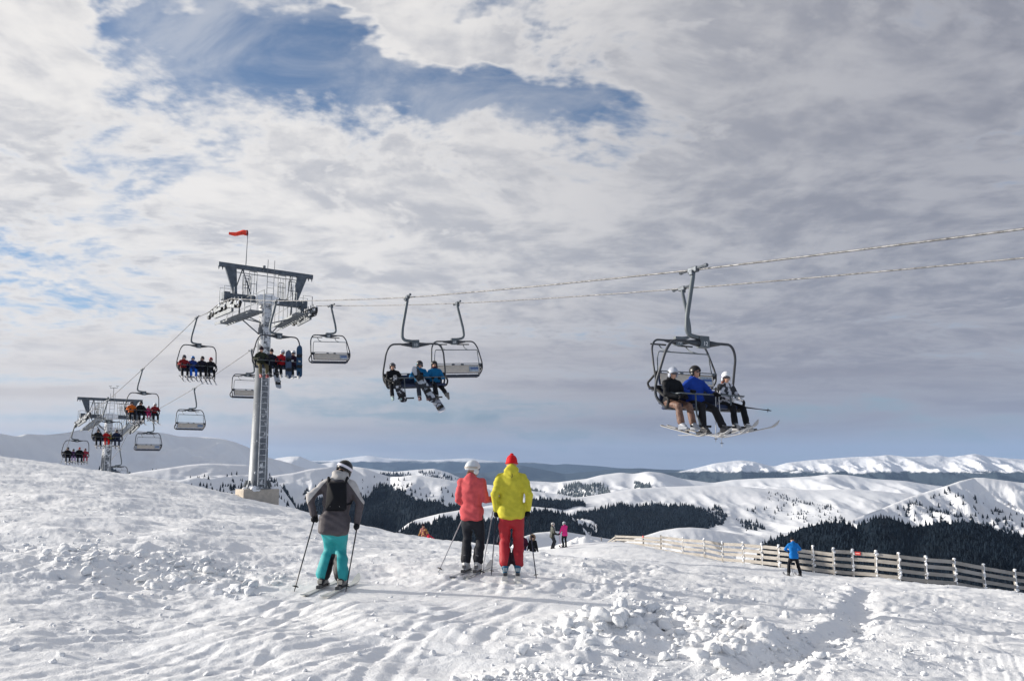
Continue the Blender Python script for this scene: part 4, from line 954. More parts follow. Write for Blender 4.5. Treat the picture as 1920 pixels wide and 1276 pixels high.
def chunk_mesh(seed):
    r = np.random.default_rng(seed); bm = bmesh.new(); bmesh.ops.create_icosphere(bm, subdivisions=2, radius=1); V = np.array([v.co[:] for v in bm.verts]); Fc = np.array([[v.index for v in f.verts] for f in bm.faces]); bm.free()
    for k in range(11):
        n = r.normal(0, 1, 3); n /= np.linalg.norm(n); d = r.uniform(.28, .7); t = np.maximum(V @ n - d, 0); V = V - np.outer(t * .96, n)
    V = V * 1.25
    return V + .07 * np.sin(V[:, [1, 2, 0]] * 6 + seed) + r.normal(0, .03, V.shape), Fc
CKM = [chunk_mesh(s) for s in range(8)]
def chunks(name, items, label):
    allV = []; allF = []; k = 0; r = np.random.default_rng(3)
    for i, (x, y, z, s) in enumerate(items):
        V, Fc = CKM[i % 8]; e = Matrix.Rotation(r.uniform(0, 6.28), 3, 'Z') @ Matrix.Rotation(r.uniform(-.7, .7), 3, 'X'); M = np.array(e); sc = np.array([s * r.uniform(.8, 1.35), s * r.uniform(.8, 1.2), s * r.uniform(.55, 1.0)])
        allV.append((V * sc) @ M.T + np.array([x, y, z])); allF.append(Fc + k); k += len(V)
    return link(name, quads_mesh(name, np.concatenate(allV), np.concatenate(allF), smooth=False), MATS['snow'], kind='stuff', label=label, cat='snow clumps')
def gz_many(xs, ys): return gbase(xs, ys) + gdetail(xs, ys)
def scatter_chunks():
    r = np.random.default_rng(12); it = []
    def along(P, n, w, s0, s1, pw=2.2):
        P = [np.array(p) for p in P]; xs = []; ys = []; ss = []
        for _ in range(n):
            i = r.integers(0, len(P) - 1); t = r.random(); p = P[i] * (1 - t) + P[i + 1] * t; xs.append(p[0] + r.normal(0, w)); ys.append(p[1] + r.normal(0, w * .8)); ss.append(s0 + (s1 - s0) * r.random() ** pw)
        return xs, ys, ss
    X = []; Yv = []; S = []
    for a in (along(PILE, 300, .28, .02, .11), along(PILE2, 170, .42, .02, .085), along(FUR, 200, .3, .015, .055), along(LPILE, 300, .9, .02, .10),
              along([G(1000, 1260), G(1200, 1225), G(1500, 1262), G(1800, 1240)], 240, .5, .010, .035), along([G(1100, 1060), G(1300, 1140), G(1280, 1110)], 60, .7, .02, .09), along([G(1010, 1275), G(960, 1262), G(1040, 1250)], 120, .25, .015, .06)):
        X += a[0]; Yv += a[1]; S += a[2]
    for px, py, s in ((1137, 1090, .09), (1281, 1137, .11), (1247, 1123, .05), (1398, 1187, .12), (1130, 1158, .09), (1215, 1175, .10), (1330, 1172, .10), (1290, 1165, .11), (1160, 1162, .09), (1560, 1210, .05)):
        p = G(px, py); X.append(p[0]); Yv.append(p[1]); S.append(s)
    n = 2600; k = r.uniform(-.62, .62, n); yy = 5.5 + 34 * r.random(n) ** 1.6; xx = k * yy; v = fbm(xx / 2.3, yy / 2.3, 3, 60); keep = v + r.normal(0, .12, n) > .0
    X += list(xx[keep]); Yv += list(yy[keep]); S += list(.008 + .035 * r.random(keep.sum()) ** 2.5)
    X = np.array(X); Yv = np.array(Yv); S = np.array(S); Z = gz_many(X, Yv) + S * .15
    ok = np.ones(len(X), bool)
    for fx, fy, rr in FEET: ok &= (X - fx) ** 2 + (Yv - fy) ** 2 > (rr * 1.1) ** 2
    chunks('snow_clumps', list(zip(X[ok], Yv[ok], Z[ok], S[ok])), 'broken clods and crumbs of snow strewn over the trampled slope')
scatter_chunks()
# ------------------------------------------------------------------ people
def remesh(mb, voxel, smooth=4, fold=0.0, ff=22.0, seed=0):
    """fuse overlapping shapes into one continuous skin"""
    me = mb.mesh('tmp'); o = bpy.data.objects.new('tmp', me); COL.objects.link(o)
    m = o.modifiers.new('r', 'REMESH'); m.mode = 'VOXEL'; m.voxel_size = voxel; m.adaptivity = 0
    s = o.modifiers.new('s', 'SMOOTH'); s.factor = .5; s.iterations = smooth
    bpy.context.view_layer.update(); dg = bpy.context.evaluated_depsgraph_get()
    r = bpy.data.meshes.new_from_object(o.evaluated_get(dg)); bpy.data.objects.remove(o); bpy.data.meshes.remove(me)
    if fold > 0:
        n = len(r.vertices); co = np.empty(n * 3, np.float32); no = np.empty(n * 3, np.float32); r.vertices.foreach_get('co', co); r.vertices.foreach_get('normal', no); co = co.reshape(-1, 3); no = no.reshape(-1, 3)
        q = co * ff + seed * 1.7; w = .8 * np.sin(q[:, [1]] * .45 + 2 * np.sin(q[:, [0]] * .3)) 
        f = np.sin(q[:, 2] * 1.1 + 1.6 * np.sin(q[:, 0] * .55 + seed) + 1.2 * np.sin(q[:, 1] * .6)) * .6 + .4 * np.sin(q[:, 2] * 2.3 + q[:, 0] * 1.3 + 2 * np.sin(q[:, 1] * .7))
        f *= .5 + .5 * np.sin(q[:, 0] * .37 + q[:, 2] * .23 + seed * 2)
        co = co + no * (f * fold)[:, None]; r.vertices.foreach_set('co', co.ravel().astype(np.float32))
    r.polygons.foreach_set('use_smooth', np.ones(len(r.polygons), bool)); r.update(); r.materials.clear(); return r
def ik(a, b, l1, l2, hint):
    a, b, hint = Vector(a), Vector(b), Vector(hint); d = b - a; L = min(d.length, (l1 + l2) * .999); dn = d.normalized(); b = a + dn * L
    x = (l1 * l1 - l2 * l2 + L * L) / (2 * L); h = math.sqrt(max(0, l1 * l1 - x * x)); p = (hint - dn * hint.dot(dn)).normalized(); return a + dn * x + p * h, b
PM = {}
def cloth(c, rough=.7):
    k = 'cloth_%d_%d_%d' % tuple(int(x * 1000) for x in c)
    return mat(k, c, rough, bump=.25, bscale=55, var=.12, vscale=9, bdist=.006, spec=.2)
def plastic(c): return mat('shell_%d_%d_%d' % tuple(int(x * 1000) for x in c), c, .35, spec=.4, var=.05)
mat('skin', (.50, .29, .21), .55); mat('lens', (.06, .05, .06), .12, spec=.8); mat('hair', (.10, .05, .03), .7, bump=.4, bscale=60)
mat('metal_light', (.5, .5, .52), .35, .7)
BLK = (.006, .007, .010); DRK = (.025, .028, .035)

def pose_stand(h=1.75, feet=((-.14, 0), (.14, 0)), hands=((-.3, .15, .95), (.3, .15, .95)), lean=.03, tilt=0.0, hipy=-.02, hipx=0.0, drop=.02, yaw=0.0, nod=0.0, elb=None, chestx=0.0, hroll=0.0):
    s = h / 1.75
    return dict(s=s, hip=Vector((hipx, hipy, .93 - drop)) * s, chest=Vector((hipx + tilt + chestx, hipy + lean, 1.36 - drop)) * s, ank=[Vector((feet[0][0], feet[0][1], .12)) * s, Vector((feet[1][0], feet[1][1], .12)) * s],
                hands=[Vector(v) * s for v in hands], knee=(0, 1, 0), elb=elb or [(-.5, -.8, -.3), (.5, -.8, -.3)], yaw=yaw, nod=nod, sit=False, hroll=hroll)
def pose_sit(h=1.7, hands=((-.2, .42, .32), (.2, .42, .32)), yaw=0.0, nod=.15, tilt=0.0, feet=((-.14, .50), (.14, .50)), lean=.03, fz=-.41, elb=None):
    s = h / 1.75
    return dict(s=s, hip=Vector((0, .0, .10)) * s, chest=Vector((tilt, lean, .465)) * s, ank=[Vector((feet[0][0], feet[0][1], fz)) * s, Vector((feet[1][0], feet[1][1], fz)) * s], hands=[Vector(v) * s for v in hands], knee=(0, .6, 1),
                elb=elb or [(-.7, -.5, -.5), (.7, -.5, -.5)], yaw=yaw, nod=nod, sit=True, hroll=0.0)
def frames(P):
    s = P['s']; hip, ch = P['hip'], P['chest']; J = dict(hip=hip, chest=ch)
    up = (ch - hip).normalized(); rt = Vector((1, 0, 0)); rt = (rt - up * rt.dot(up)).normalized()
    J['sh'] = [ch - rt * .175 * s + up * .06 * s, ch + rt * .175 * s + up * .06 * s]; J['hj'] = [hip - rt * .095 * s, hip + rt * .095 * s]
    J['neck'] = ch + up * .13 * s; yaw, nod = P['yaw'], P['nod']
    Rh = Matrix.Rotation(yaw, 3, 'Z') @ Matrix.Rotation(-nod, 3, 'X') @ Matrix.Rotation(P['hroll'], 3, 'Y'); J['Rh'] = Rh
    J['head'] = J['neck'] + up * .055 * s + Rh @ Vector((0, .02, .10)) * s
    J['kn'] = []; J['an'] = []; J['el'] = []; J['wr'] = []
    for i in (0, 1):
        side = P.get('kside', .12) * (-1 if i == 0 else 1)
        k, a = ik(J['hj'][i], P['ank'][i], .43 * s, .42 * s, Vector(P['knee']) + Vector((side, 0, 0))); J['kn'].append(k); J['an'].append(a)
        e, w = ik(J['sh'][i], P['hands'][i], .29 * s, .28 * s, P['elb'][i]); J['el'].append(e); J['wr'].append(w)
    J['up'] = up; J['rt'] = rt; return J
def body_mesh(P, J, vox):
    s = P['s']; m = MB(); H = J['head']; Rh = J['Rh']; q = lambda x, y, z: H + Rh @ Vector((x, y, z)) * s
    m.ell(H, (.074 * s, .093 * s, .105 * s), 14, 10, Rh)
    m.hull([(q(0, .03, -.05), .055 * s), (q(0, .065, -.095), .028 * s), (q(-.035, .03, -.07), .03 * s), (q(.035, .03, -.07), .03 * s)])
    m.hull([(q(0, .088, .0), .010 * s), (q(0, .112, -.028), .014 * s), (q(0, .085, -.03), .014 * s)])                # nose
    m.hull([(q(-.02, .088, -.060), .009 * s), (q(.02, .088, -.060), .009 * s)]); m.hull([(q(-.035, .075, .028), .012 * s), (q(.035, .075, .028), .012 * s)])
    for x in (-.078, .078): m.ell(q(x, 0, -.01), (.012 * s, .022 * s, .034 * s), 8, 6, Rh)
    m.hull([(J['neck'] - J['up'] * .05 * s, .055 * s), (q(0, -.01, -.07), .052 * s)])
    m.hull([(J['sh'][0], .05 * s), (J['sh'][1], .05 * s), (J['hip'] + J['up'] * .1 * s - J['rt'] * .08 * s, .08 * s), (J['hip'] + J['up'] * .1 * s + J['rt'] * .08 * s, .08 * s), (J['neck'] - J['up'] * .03 * s, .045 * s)])
    m.hull([(J['hj'][0], .085 * s), (J['hj'][1], .085 * s), (J['hip'] + J['up'] * .12 * s, .09 * s)])
    for i in (0, 1):
        m.hull([(J['sh'][i], .045 * s), (J['el'][i], .034 * s)]); m.hull([(J['el'][i], .034 * s), (J['wr'][i], .024 * s)]); m.hull([(J['wr'][i], .024 * s), (J['wr'][i] + (J['wr'][i] - J['el'][i]).normalized() * .03 * s, .022 * s)])
        m.hull([(J['hj'][i], .075 * s), (J['kn'][i], .05 * s)]); m.hull([(J['kn'][i], .05 * s), (J['an'][i], .035 * s)])
    return remesh(m, vox, 2)
def jacket_mesh(P, J, vox, hem=.10, hood=True, wide=1.0, fold=.010, seed=0):
    s = P['s']; m = MB(); up, rt = J['up'], J['rt']; fw = rt.cross(up) * -1; fw = up.cross(rt); hp = J['hip']; w = wide
    hemc = hp - up * (hem if not P['sit'] else -.02) * s
    m.hull([(J['sh'][0] + rt * .005, .072 * s * w), (J['sh'][1] - rt * .005, .072 * s * w), (J['chest'] - up * .10 * s - rt * .095 * s * w, .105 * s), (J['chest'] - up * .10 * s + rt * .095 * s * w, .105 * s), (J['neck'] - up * .02 * s, .07 * s), (J['chest'] - up * .03 * s - fw * .05 * s, .09 * s)])
    m.hull([(J['chest'] - up * .10 * s - rt * .095 * s * w, .104 * s), (J['chest'] - up * .10 * s + rt * .095 * s * w, .104 * s), (hp + up * .15 * s - rt * .07 * s * w, .112 * s), (hp + up * .15 * s + rt * .07 * s * w, .112 * s)])
    m.hull([(hp + up * .15 * s - rt * .065 * s * w, .108 * s), (hp + up * .15 * s + rt * .065 * s * w, .108 * s), (hemc - rt * .092 * s * w, (.112 * s, .145 * s, .05 * s)), (hemc + rt * .092 * s * w, (.112 * s, .145 * s, .05 * s))])
    if not P['sit']: m.hull([(hp - rt * .098 * s * w + up * .04 * s, (.118 * s, .13 * s, .10 * s)), (hp + rt * .098 * s * w + up * .04 * s, (.118 * s, .13 * s, .10 * s)), (hemc - rt * .092 * s * w, (.112 * s, .145 * s, .05 * s)), (hemc + rt * .092 * s * w, (.112 * s, .145 * s, .05 * s))])
    for i in (0, 1):
        a, e, wr = J['sh'][i], J['el'][i], J['wr'][i]; m.hull([(a, .078 * s), (e, .062 * s)]); m.hull([(e, .062 * s), (wr - (wr - e).normalized() * .02 * s, .050 * s)])
    m.hull([(J['neck'] - up * .01 * s, (.075 * s, .075 * s, .03 * s)), (J['neck'] + up * .055 * s, (.068 * s, .07 * s, .03 * s))])
    if hood: m.hull([(J['neck'] - fw * .055 * s - rt * .07 * s, .045 * s), (J['neck'] - fw * .055 * s + rt * .07 * s, .045 * s), (J['neck'] - fw * .085 * s - up * .07 * s, .04 * s), (J['neck'] - fw * .05 * s + up * .06 * s, .05 * s)])
    return remesh(m, vox, 3, fold * s, 24, seed)
def pants_mesh(P, J, vox, flare=.078, fold=.008, seed=0, wide=1.0, short=0.0):
    s = P['s'] ; m = MB(); w = wide
    m.hull([(J['hj'][0], .098 * s * w), (J['hj'][1], .098 * s * w), (J['hip'] + J['up'] * .07 * s, (.13 * s, .085 * s, .05 * s))])
    if not P['sit']:
        for i in (0, 1): m.hull([(J['hj'][i], .10 * s * w), (J['hip'] - Vector((0, 0, .17)) * s, .075 * s), (J['hj'][i].lerp(J['kn'][i], .6), .090 * s * w)])
    for i in (0, 1):
        h, k, a = J['hj'][i], J['kn'][i], J['an'][i]; d = (a - k).normalized(); cuff = a - d * (.05 + short) * s
        m.hull([(h, .100 * s * w), (k, .080 * s * w)]); m.hull([(k, .078 * s * w), (cuff, flare * s * w)]); 
    return remesh(m, vox, 3, fold * s, 20, seed + 3)
def glove_mesh(c, axis, to_wrist, s=1.0, vox=None, mirror=1):
    """a fist closed round a bar: palm, four fingers of unequal length curled round the axis, thumb closing from the side"""
    ax = Vector(axis).normalized(); w = Vector(to_wrist); w = (w - ax * w.dot(ax)).normalized(); t = ax.cross(w) * mirror
    c = Vector(c); m = MB(); rb = .026 * s
    pal = [c + w * .035 * s + t * .020 * s + ax * z * s for z in (-.035, .035)]
    m.hull([(pal[0], .026 * s), (pal[1], .026 * s), (c + w * .075 * s + ax * .0, .032 * s)])
    m.hull([(c + w * .075 * s, .033 * s), (c + w * .125 * s, .045 * s)])                                     # gauntlet
    for k, (z, L) in enumerate(((.036, .95), (.013, 1.08), (-.011, 1.0), (-.034, .8))):
        pts = []
        for j in range(6):
            a = R(20 + 235 * L * j / 5); pts.append(c + (w * math.cos(a) * .8 + t * math.sin(a)) * rb * (1.25 - .05 * j) + ax * (z + .001 * j) * s)
        m.tube(pts, [.0155 * s, .0155 * s, .015 * s, .0145 * s, .0135 * s, .010 * s], 7)
    pts = [c + w * .05 * s + ax * .03 * s - t * .015 * s, c + w * .022 * s + ax * .048 * s - t * .026 * s, c - w * .008 * s + ax * .046 * s - t * .028 * s, c - w * .028 * s + ax * .042 * s - t * .012 * s]
    m.tube(pts, [.018 * s, .0165 * s, .0155 * s, .011 * s], 7)
    if vox: return remesh(m, vox, 1)
    return m.mesh('glove', True)
def boot_mesh(a, k, s, fw=Vector((0, 1, 0)), soft=False):
    d = (k - a).normalized(); m = MB(); sole = a - Vector((0, 0, .11 * s)) if abs(d.z) > .7 else a - d * .11 * s; up = Vector((0, 0, 1)) if abs(d.z) > .7 else d
    f = (fw - up * fw.dot(up)).normalized()
    m.hull([(a + d * .19 * s, (.062 * s, .068 * s, .03 * s)), (a, .060 * s)]); m.hull([(a, .062 * s), (a - up * .05 * s - f * .035 * s, .048 * s), (a - up * .055 * s + f * .13 * s, .042 * s)])
    m.hull([(sole + up * .018 * s - f * .07 * s, (.036 * s,) * 3), (sole + up * .018 * s + f * .18 * s, (.034 * s,) * 3), (a - up * .06 * s, .045 * s)])
    return m.mesh('boot', True), sole, f, up
def buckles(a, k, s, fw):
    d = (k - a).normalized(); m = MB(); side = d.cross(fw).normalized()
    for z in (.09, .04): m.tube([a + d * z * s + side * x * .066 * s + fw * math.sqrt(max(0, 1 - x * x)) * .068 * s for x in (-1, -.6, 0, .6, 1)], .009 * s, 5)
    m.box(a - fw * .058 * s + d * .07 * s, (.045 * s, .03 * s, .13 * s), bev=.005); m.box(a - fw * .07 * s - d * .06 * s, (.06 * s, .05 * s, .05 * s), bev=.005)
    return m.mesh('buckle')
def helmet_mesh(J, s, kind):
    m = MB(); H, Rh = J['head'], J['Rh']
    if kind == 'beanie':
        m.ell(H + Rh @ Vector((0, -.008, .02)) * s, (.090 * s, .108 * s, .118 * s), 18, 10, Rh, zmin=-.25); m.ell(H + Rh @ Vector((0, -.01, .135)) * s, (.03 * s, .03 * s, .025 * s), 8, 6)
        m.tube([H + Rh @ Vector((.090 * math.cos(a) * s, -.008 * s + .108 * math.sin(a) * s, (-.0) * s)) for a in [i * math.pi / 8 for i in range(16)]], .012 * s, 6, closed=True)
    else:
        # domed shell that comes lower behind and over the ears, open at the face
        n, r = 22, 11; V = []; Fc = []
        for i in range(r + 1):
            t = i / r
            for j in range(n):
                a = 2 * math.pi * j / n; front = max(0, math.sin(a)); lim = 1.62 + .28 * (1 - front) - .30 * front ** 2; th = lim * t
                rx, ry, rz = .113 * s, .136 * s, .127 * s
                V.append(H + Rh @ Vector((rx * math.sin(th) * math.cos(a), -.008 * s + ry * math.sin(th) * math.sin(a), .018 * s + rz * math.cos(th))))
        for i in range(r):
            for j in range(n): b = (j + 1) % n; Fc.append((i * n + j, (i + 1) * n + j, (i + 1) * n + b, i * n + b))
        k = len(V); rim = [V[r * n + j] for j in range(n)]; inner = [H + (v - H) * .84 for v in rim]
        for v in inner: V.append(v)
        for j in range(n): b = (j + 1) % n; Fc.append((r * n + j, k + j, k + b, r * n + b))
        m.raw(V, Fc)
        for x in (-1, 1): m.ell(H + Rh @ Vector((x * .094, .01, -.045)) * s, (.024 * s, .05 * s, .055 * s), 8, 6, Rh)
    return m.mesh('helmet' if kind != 'beanie' else 'hat', True)
def goggles_meshes(J, s, lift=0.0):
    H, Rh = J['head'], J['Rh']; q = lambda x, y, z: H + Rh @ Vector((x, y, z + lift)) * s
    m = MB(); m.hull([(q(-.05, .072, .012), (.03 * s, .022 * s, .034 * s)), (q(.05, .072, .012), (.03 * s, .022 * s, .034 * s)), (q(0, .098, .014), (.03 * s, .02 * s, .034 * s))])
    st = MB(); st.tube([q(.112 * math.cos(a), -.008 + .134 * math.sin(a), .018 + .0 * math.sin(a)) for a in [R(200 + i * 10) for i in range(-7, 22)]], .012 * s, 6)
    b = MB()
    V = []; Fc = []; n = 30
    for i in range(n):
        a = R(170 + 200 * i / (n - 1))
        for z in (-.018, .018): V.append(q(.119 * math.cos(a), -.008 + .142 * math.sin(a), .018 + z))
    for i in range(n - 1): Fc.append((2 * i, 2 * i + 2, 2 * i + 3, 2 * i + 1))
    b.raw(V, Fc)
    return m.mesh('goggles', True), b.mesh('goggle_strap', True)

PCACHE = {}
def person(P, loc, rot, look, label, group=None, vox=.022, key=None, cat='person'):
    """look: jacket, pants, head=(kind,colour), gloves, boots, opt: strap, hood, hem, wide, flare. Returns root and joints (local)."""
    J = frames(P); s = P['s']; ck = key
    hem = look.get('hem', .10); wide = look.get('wide', 1.0); flare = look.get('flare', .078); hood = look.get('hood', True)
    if ck is not None and ck in PCACHE: bd, jk, pn = PCACHE[ck]
    else:
        sd = len(PCACHE) + 1; bd = body_mesh(P, J, min(vox, .016)); bd.name = 'person'
        jk = jacket_mesh(P, J, vox, hem, hood, wide, look.get('fold', .010), sd); jk.name = 'jacket'; pn = pants_mesh(P, J, vox, flare, look.get('fold', .010), sd, look.get('pwide', 1.0), look.get('short', 0)); pn.name = 'trousers'
        if ck is not None: PCACHE[ck] = (bd, jk, pn)
    root = link('person', bd, MATS['skin'], label=label, cat=cat, group=group)
    if isinstance(loc, Matrix): root.matrix_world = loc
    else: root.location = loc; root.rotation_euler = (0, 0, rot)
    mj = look['jacket'] if not isinstance(look['jacket'], tuple) else cloth(look['jacket']); mp = look['pants'] if not isinstance(look['pants'], tuple) else cloth(look['pants'])
    link('jacket', jk, mj, root); link('trousers', pn, mp, root)
    kind, hc = look['head']; hm = helmet_mesh(J, s, kind); link(hm.name, hm, cloth(hc) if kind == 'beanie' else plastic(hc), root)
    if look.get('goggles', True) and kind != 'beanie':
        g, st = goggles_meshes(J, s, look.get('glift', 0.0)); gg = link('goggles', g, MATS['lens'], root); link('strap', st, plastic(look.get('strap', DRK)), gg)
    gl = look.get('gloves', BLK)
    axes = look.get('grip', None)
    for i in (0, 1):
        w = J['wr'][i]; d = (w - J['el'][i]).normalized(); c = w + d * .075 * s; ax = Vector(axes[i]) if axes else (Vector((0, 0, 1)) if not P['sit'] else Vector((1, 0, 0)))
        tw = -d
        if not P['sit']: tw = Vector((0, -1, .25)); c = w + d * .03 * s + Vector((0, .085, -.01)) * s
        link('glove', glove_mesh(c, ax, tw, s, look.get('gvox'), -1 if i else 1), cloth(gl), root); J.setdefault('grip', []).append(c)
    J['sole'] = []; J['bf'] = []
    for i in (0, 1):
        fy = look.get('toe', (0, 0))[i]; fw = Vector((math.sin(fy), math.cos(fy), 0)); bm_, sole, f, up = boot_mesh(J['an'][i], J['kn'][i], s, fw)
        b = link('boot', bm_, plastic(look.get('boots', DRK)), root); J['sole'].append(sole); J['bf'].append((f, up))
        if look.get('buckle', True): link('buckle', buckles(J['an'][i], J['kn'][i], s, f), plastic(look.get('buckle_c', (.6, .58, .54))), b)
    root['_j'] = 0; del root['_j']
    return root, J
def W(root, p): bpy.context.view_layer.update(); return root.matrix_world @ Vector(p)
def ski(sole_w, f_w, up_w, L, col, label, group, back=.47, width=.075):
    """one ski under a boot: sole point, forward and up directions in the world"""
    f = f_w.normalized(); up = (up_w - f * up_w.dot(f)).normalized(); rt = f.cross(up); M = Matrix((rt, f, up)).transposed().to_4x4(); M.translation = sole_w - up * .045
    key = 'ski%.2f' % L
    if key not in PM:
        V = []; Fc = []; n = 22
        for i in range(n + 1):
            t = i / n; y = -back * L + L * t; w = width * (.5 + .22 * (2 * t - 1) ** 2); w = w * min(1, math.sqrt(max(0, (1 - t)) * 14) + .12) * min(1, .7 + t * 9)
            z = .11 * max(0, (t - .86) / .14) ** 1.8 + .015 * max(0, (.05 - t) / .05)
            for x in (-w, w):
                for zz in (0, .014): V.append((x, y, z + zz))
        for i in range(n):
            a = i * 4; b = a + 4; Fc += [(a, b, b + 2, a + 2), (a + 1, a + 3, b + 3, b + 1), (a, a + 1, b + 1, b), (a + 2, b + 2, b + 3, a + 3)]
        Fc += [(0, 2, 3, 1), (n * 4, n * 4 + 1, n * 4 + 3, n * 4 + 2)]
        bd = MB(); bd.box((0, -.14, .035), (.06, .09, .045), bev=.008); bd.box((0, .20, .03), (.065, .08, .04), bev=.008); bd.box((0, .03, .02), (.05, .4, .012))
        PM[key] = (mesh_from('ski', V, Fc), bd.mesh('binding'))
    o = link('ski', PM[key][0], plastic(col), label=label, cat='ski', group=group); o.matrix_world = M; link('binding', PM[key][1], plastic((.06, .06, .065)), o); return o
def board(M, col, label, L=1.5, base=(.5, .52, .56)):
    n = 20; V = []; Fc = []
    for i in range(n + 1):
        t = i / n; y = L * (t - .5); e = min(t, 1 - t); w = .135 * math.sqrt(max(.02, 1 - max(0, (1 - e / .13)) ** 2)); z = .07 * max(0, 1 - e / .12) ** 1.6
        for x in (-w, 0, w):
            for zz in (0, .012): V.append((x, y, z + zz))
    for i in range(n):
        a = i * 6; b = a + 6
        for k in (0, 2): Fc += [(a + k, b + k, b + k + 2, a + k + 2), (a + k + 1, a + k + 3, b + k + 3, b + k + 1)]
        Fc += [(a, a + 1, b + 1, b), (a + 4, b + 4, b + 5, a + 5)]
    m_ = col if not isinstance(col, tuple) else plastic(col)
    o = link('snowboard', mesh_from('snowboard', V, Fc), m_, label=label, cat='snowboard'); o.matrix_world = M
    for y in (-.25, .25):
        b = MB(); b.box((0, y, .03), (.24, .12, .03), bev=.01); b.tube([(-.1, y - .03, .04), (-.09, y - .05, .15), (0, y - .06, .2), (.09, y - .05, .15), (.1, y - .03, .04)], .014, 6); b.tube([(-.09, y + .06, .04), (0, y + .05, .10), (.09, y + .06, .04)], .013, 6)
        b.build('binding', MATS['rubber'], o)
    return o
def pole(grip_w, tip_w, col, label, group=None, overshoot=.05):
    g, t = Vector(grip_w), Vector(tip_w); d = (t - g); L = d.length; z = -d.normalized(); x = z.orthogonal().normalized(); y = z.cross(x); M = Matrix((x, y, z)).transposed().to_4x4(); M.translation = t
    root = empty('ski_pole', (0, 0, 0), (0, 0, 0), label, 'ski pole', group); root.matrix_world = M
    MB().tube([(0, 0, .0), (0, 0, .05), (0, 0, L)], [.003, .0085, .0095], 8).build('shaft', plastic(col), root, smooth=True)
    MB().tube([(0, 0, L - .07), (0, 0, L - .05), (0, 0, L + .04), (0, 0, L + .065)], [.013, .017, .016, .020], 8).build('grip', MATS['rubber'], root, smooth=True)
    b = MB(); b.tube([(0, 0, .075), (0, 0, .085)], [.045, .03], 12); b.build('basket', MATS['rubber'], root); s = MB(); s.tube([(.0, .01, L + .05), (.03, .04, L + .0), (.02, .03, L - .12), (0, .01, L - .02)], .006, 5); s.build('strap', MATS['rubber'], root)
    return root

def jacket_two_tone():
    m = bpy.data.materials.new('jacket_grey_white'); m.use_nodes = True; T = NT(m.node_tree); b = T.n['Principled BSDF']; tc = T.new('ShaderNodeTexCoord'); sp = T.new('ShaderNodeSeparateXYZ'); T.l.new(tc.outputs['Object'], sp.inputs[0]); X, Y, Z = sp.outputs
    # light yoke over shoulders and down the outer sleeves, light hood, dark grey-brown body; seam slopes outward
    ax = T.m('ABSOLUTE', T.sub(X, .015)); line = T.sub(T.add(Z, T.mul(ax, -1.15)), 1.16)     # shoulders
    a = T.ss(T.sub(T.add(Z, T.mul(ax, 1.3)), 1.60), 0, .008); sleeve = T.m('MULTIPLY', a, T.ss(Z, 1.09, 1.11), clamp=True)
    hood = T.ss(Z, 1.445, 1.452)
    f = T.m('MAXIMUM', sleeve, hood, clamp=True)
    n = T.noise(tc.outputs['Object'], 9, 4, .6)
    T.l.new(T.mix(f, T.mix(T.ss(n, .3, .7), (.060, .050, .057), (.085, .073, .080)), T.mix(T.ss(n, .3, .7), (.42, .40, .39), (.52, .50, .485))), b.inputs['Base Color']); b.inputs['Roughness'].default_value = .7
    bp = T.new('ShaderNodeBump'); bp.inputs['Strength'].default_value = .3; bp.inputs['Distance'].default_value = .006; T.l.new(T.noise(tc.outputs['Object'], 60, 4, .6), bp.inputs['Height']); T.l.new(bp.outputs[0], b.inputs['Normal']); MATS['jacket_grey_white'] = m; return m
def pattern_mat(name, c1, c2, scale, thr=.5, rot=0.0, kind='noise'):
    m = bpy.data.materials.new(name); m.use_nodes = True; T = NT(m.node_tree); b = T.n['Principled BSDF']; tc = T.new('ShaderNodeTexCoord')
    if kind == 'noise': f = T.ss(T.noise(tc.outputs['Object'], scale, 2, .4, .6), thr - .02, thr + .02)
    else:
        v = T.new('ShaderNodeTexVoronoi', distance='CHEBYCHEV', feature='F1'); v.inputs['Scale'].default_value = scale; T.l.new(tc.outputs['Object'], v.inputs['Vector']); sp = T.new('ShaderNodeSeparateColor'); T.l.new(v.outputs['Color'], sp.inputs[0]); f = T.ss(sp.outputs[0], thr - .01, thr + .01)
    T.l.new(T.mix(f, c1, c2), b.inputs['Base Color']); b.inputs['Roughness'].default_value = .6; MATS[name] = m; return m
def pants_panel(name, base, panel, sx, lim=.125):
    """trousers with dark scuff panels on the inner calves"""
    m = bpy.data.materials.new(name); m.use_nodes = True; T = NT(m.node_tree); b = T.n['Principled BSDF']; tc = T.new('ShaderNodeTexCoord'); sp = T.new('ShaderNodeSeparateXYZ'); T.l.new(tc.outputs['Object'], sp.inputs[0]); X, Y, Z = sp.outputs
    dx = T.m('ABSOLUTE', T.sub(X, sx)); f = T.m('MULTIPLY', T.m('LESS_THAN', T.add(dx, T.mul(Z, .20)), lim), T.m('LESS_THAN', Z, .42), clamp=True)
    n = T.noise(tc.outputs['Object'], 9, 4, .6); T.l.new(T.mix(f, T.mix(T.ss(n, .3, .7), tuple(x * .9 for x in base), tuple(x * 1.08 for x in base)), panel), b.inputs['Base Color']); b.inputs['Roughness'].default_value = .65
    bp = T.new('ShaderNodeBump'); bp.inputs['Strength'].default_value = .3; bp.inputs['Distance'].default_value = .006; T.l.new(T.noise(tc.outputs['Object'], 60, 4, .6), bp.inputs['Height']); T.l.new(bp.outputs[0], b.inputs['Normal']); MATS[name] = m; return m

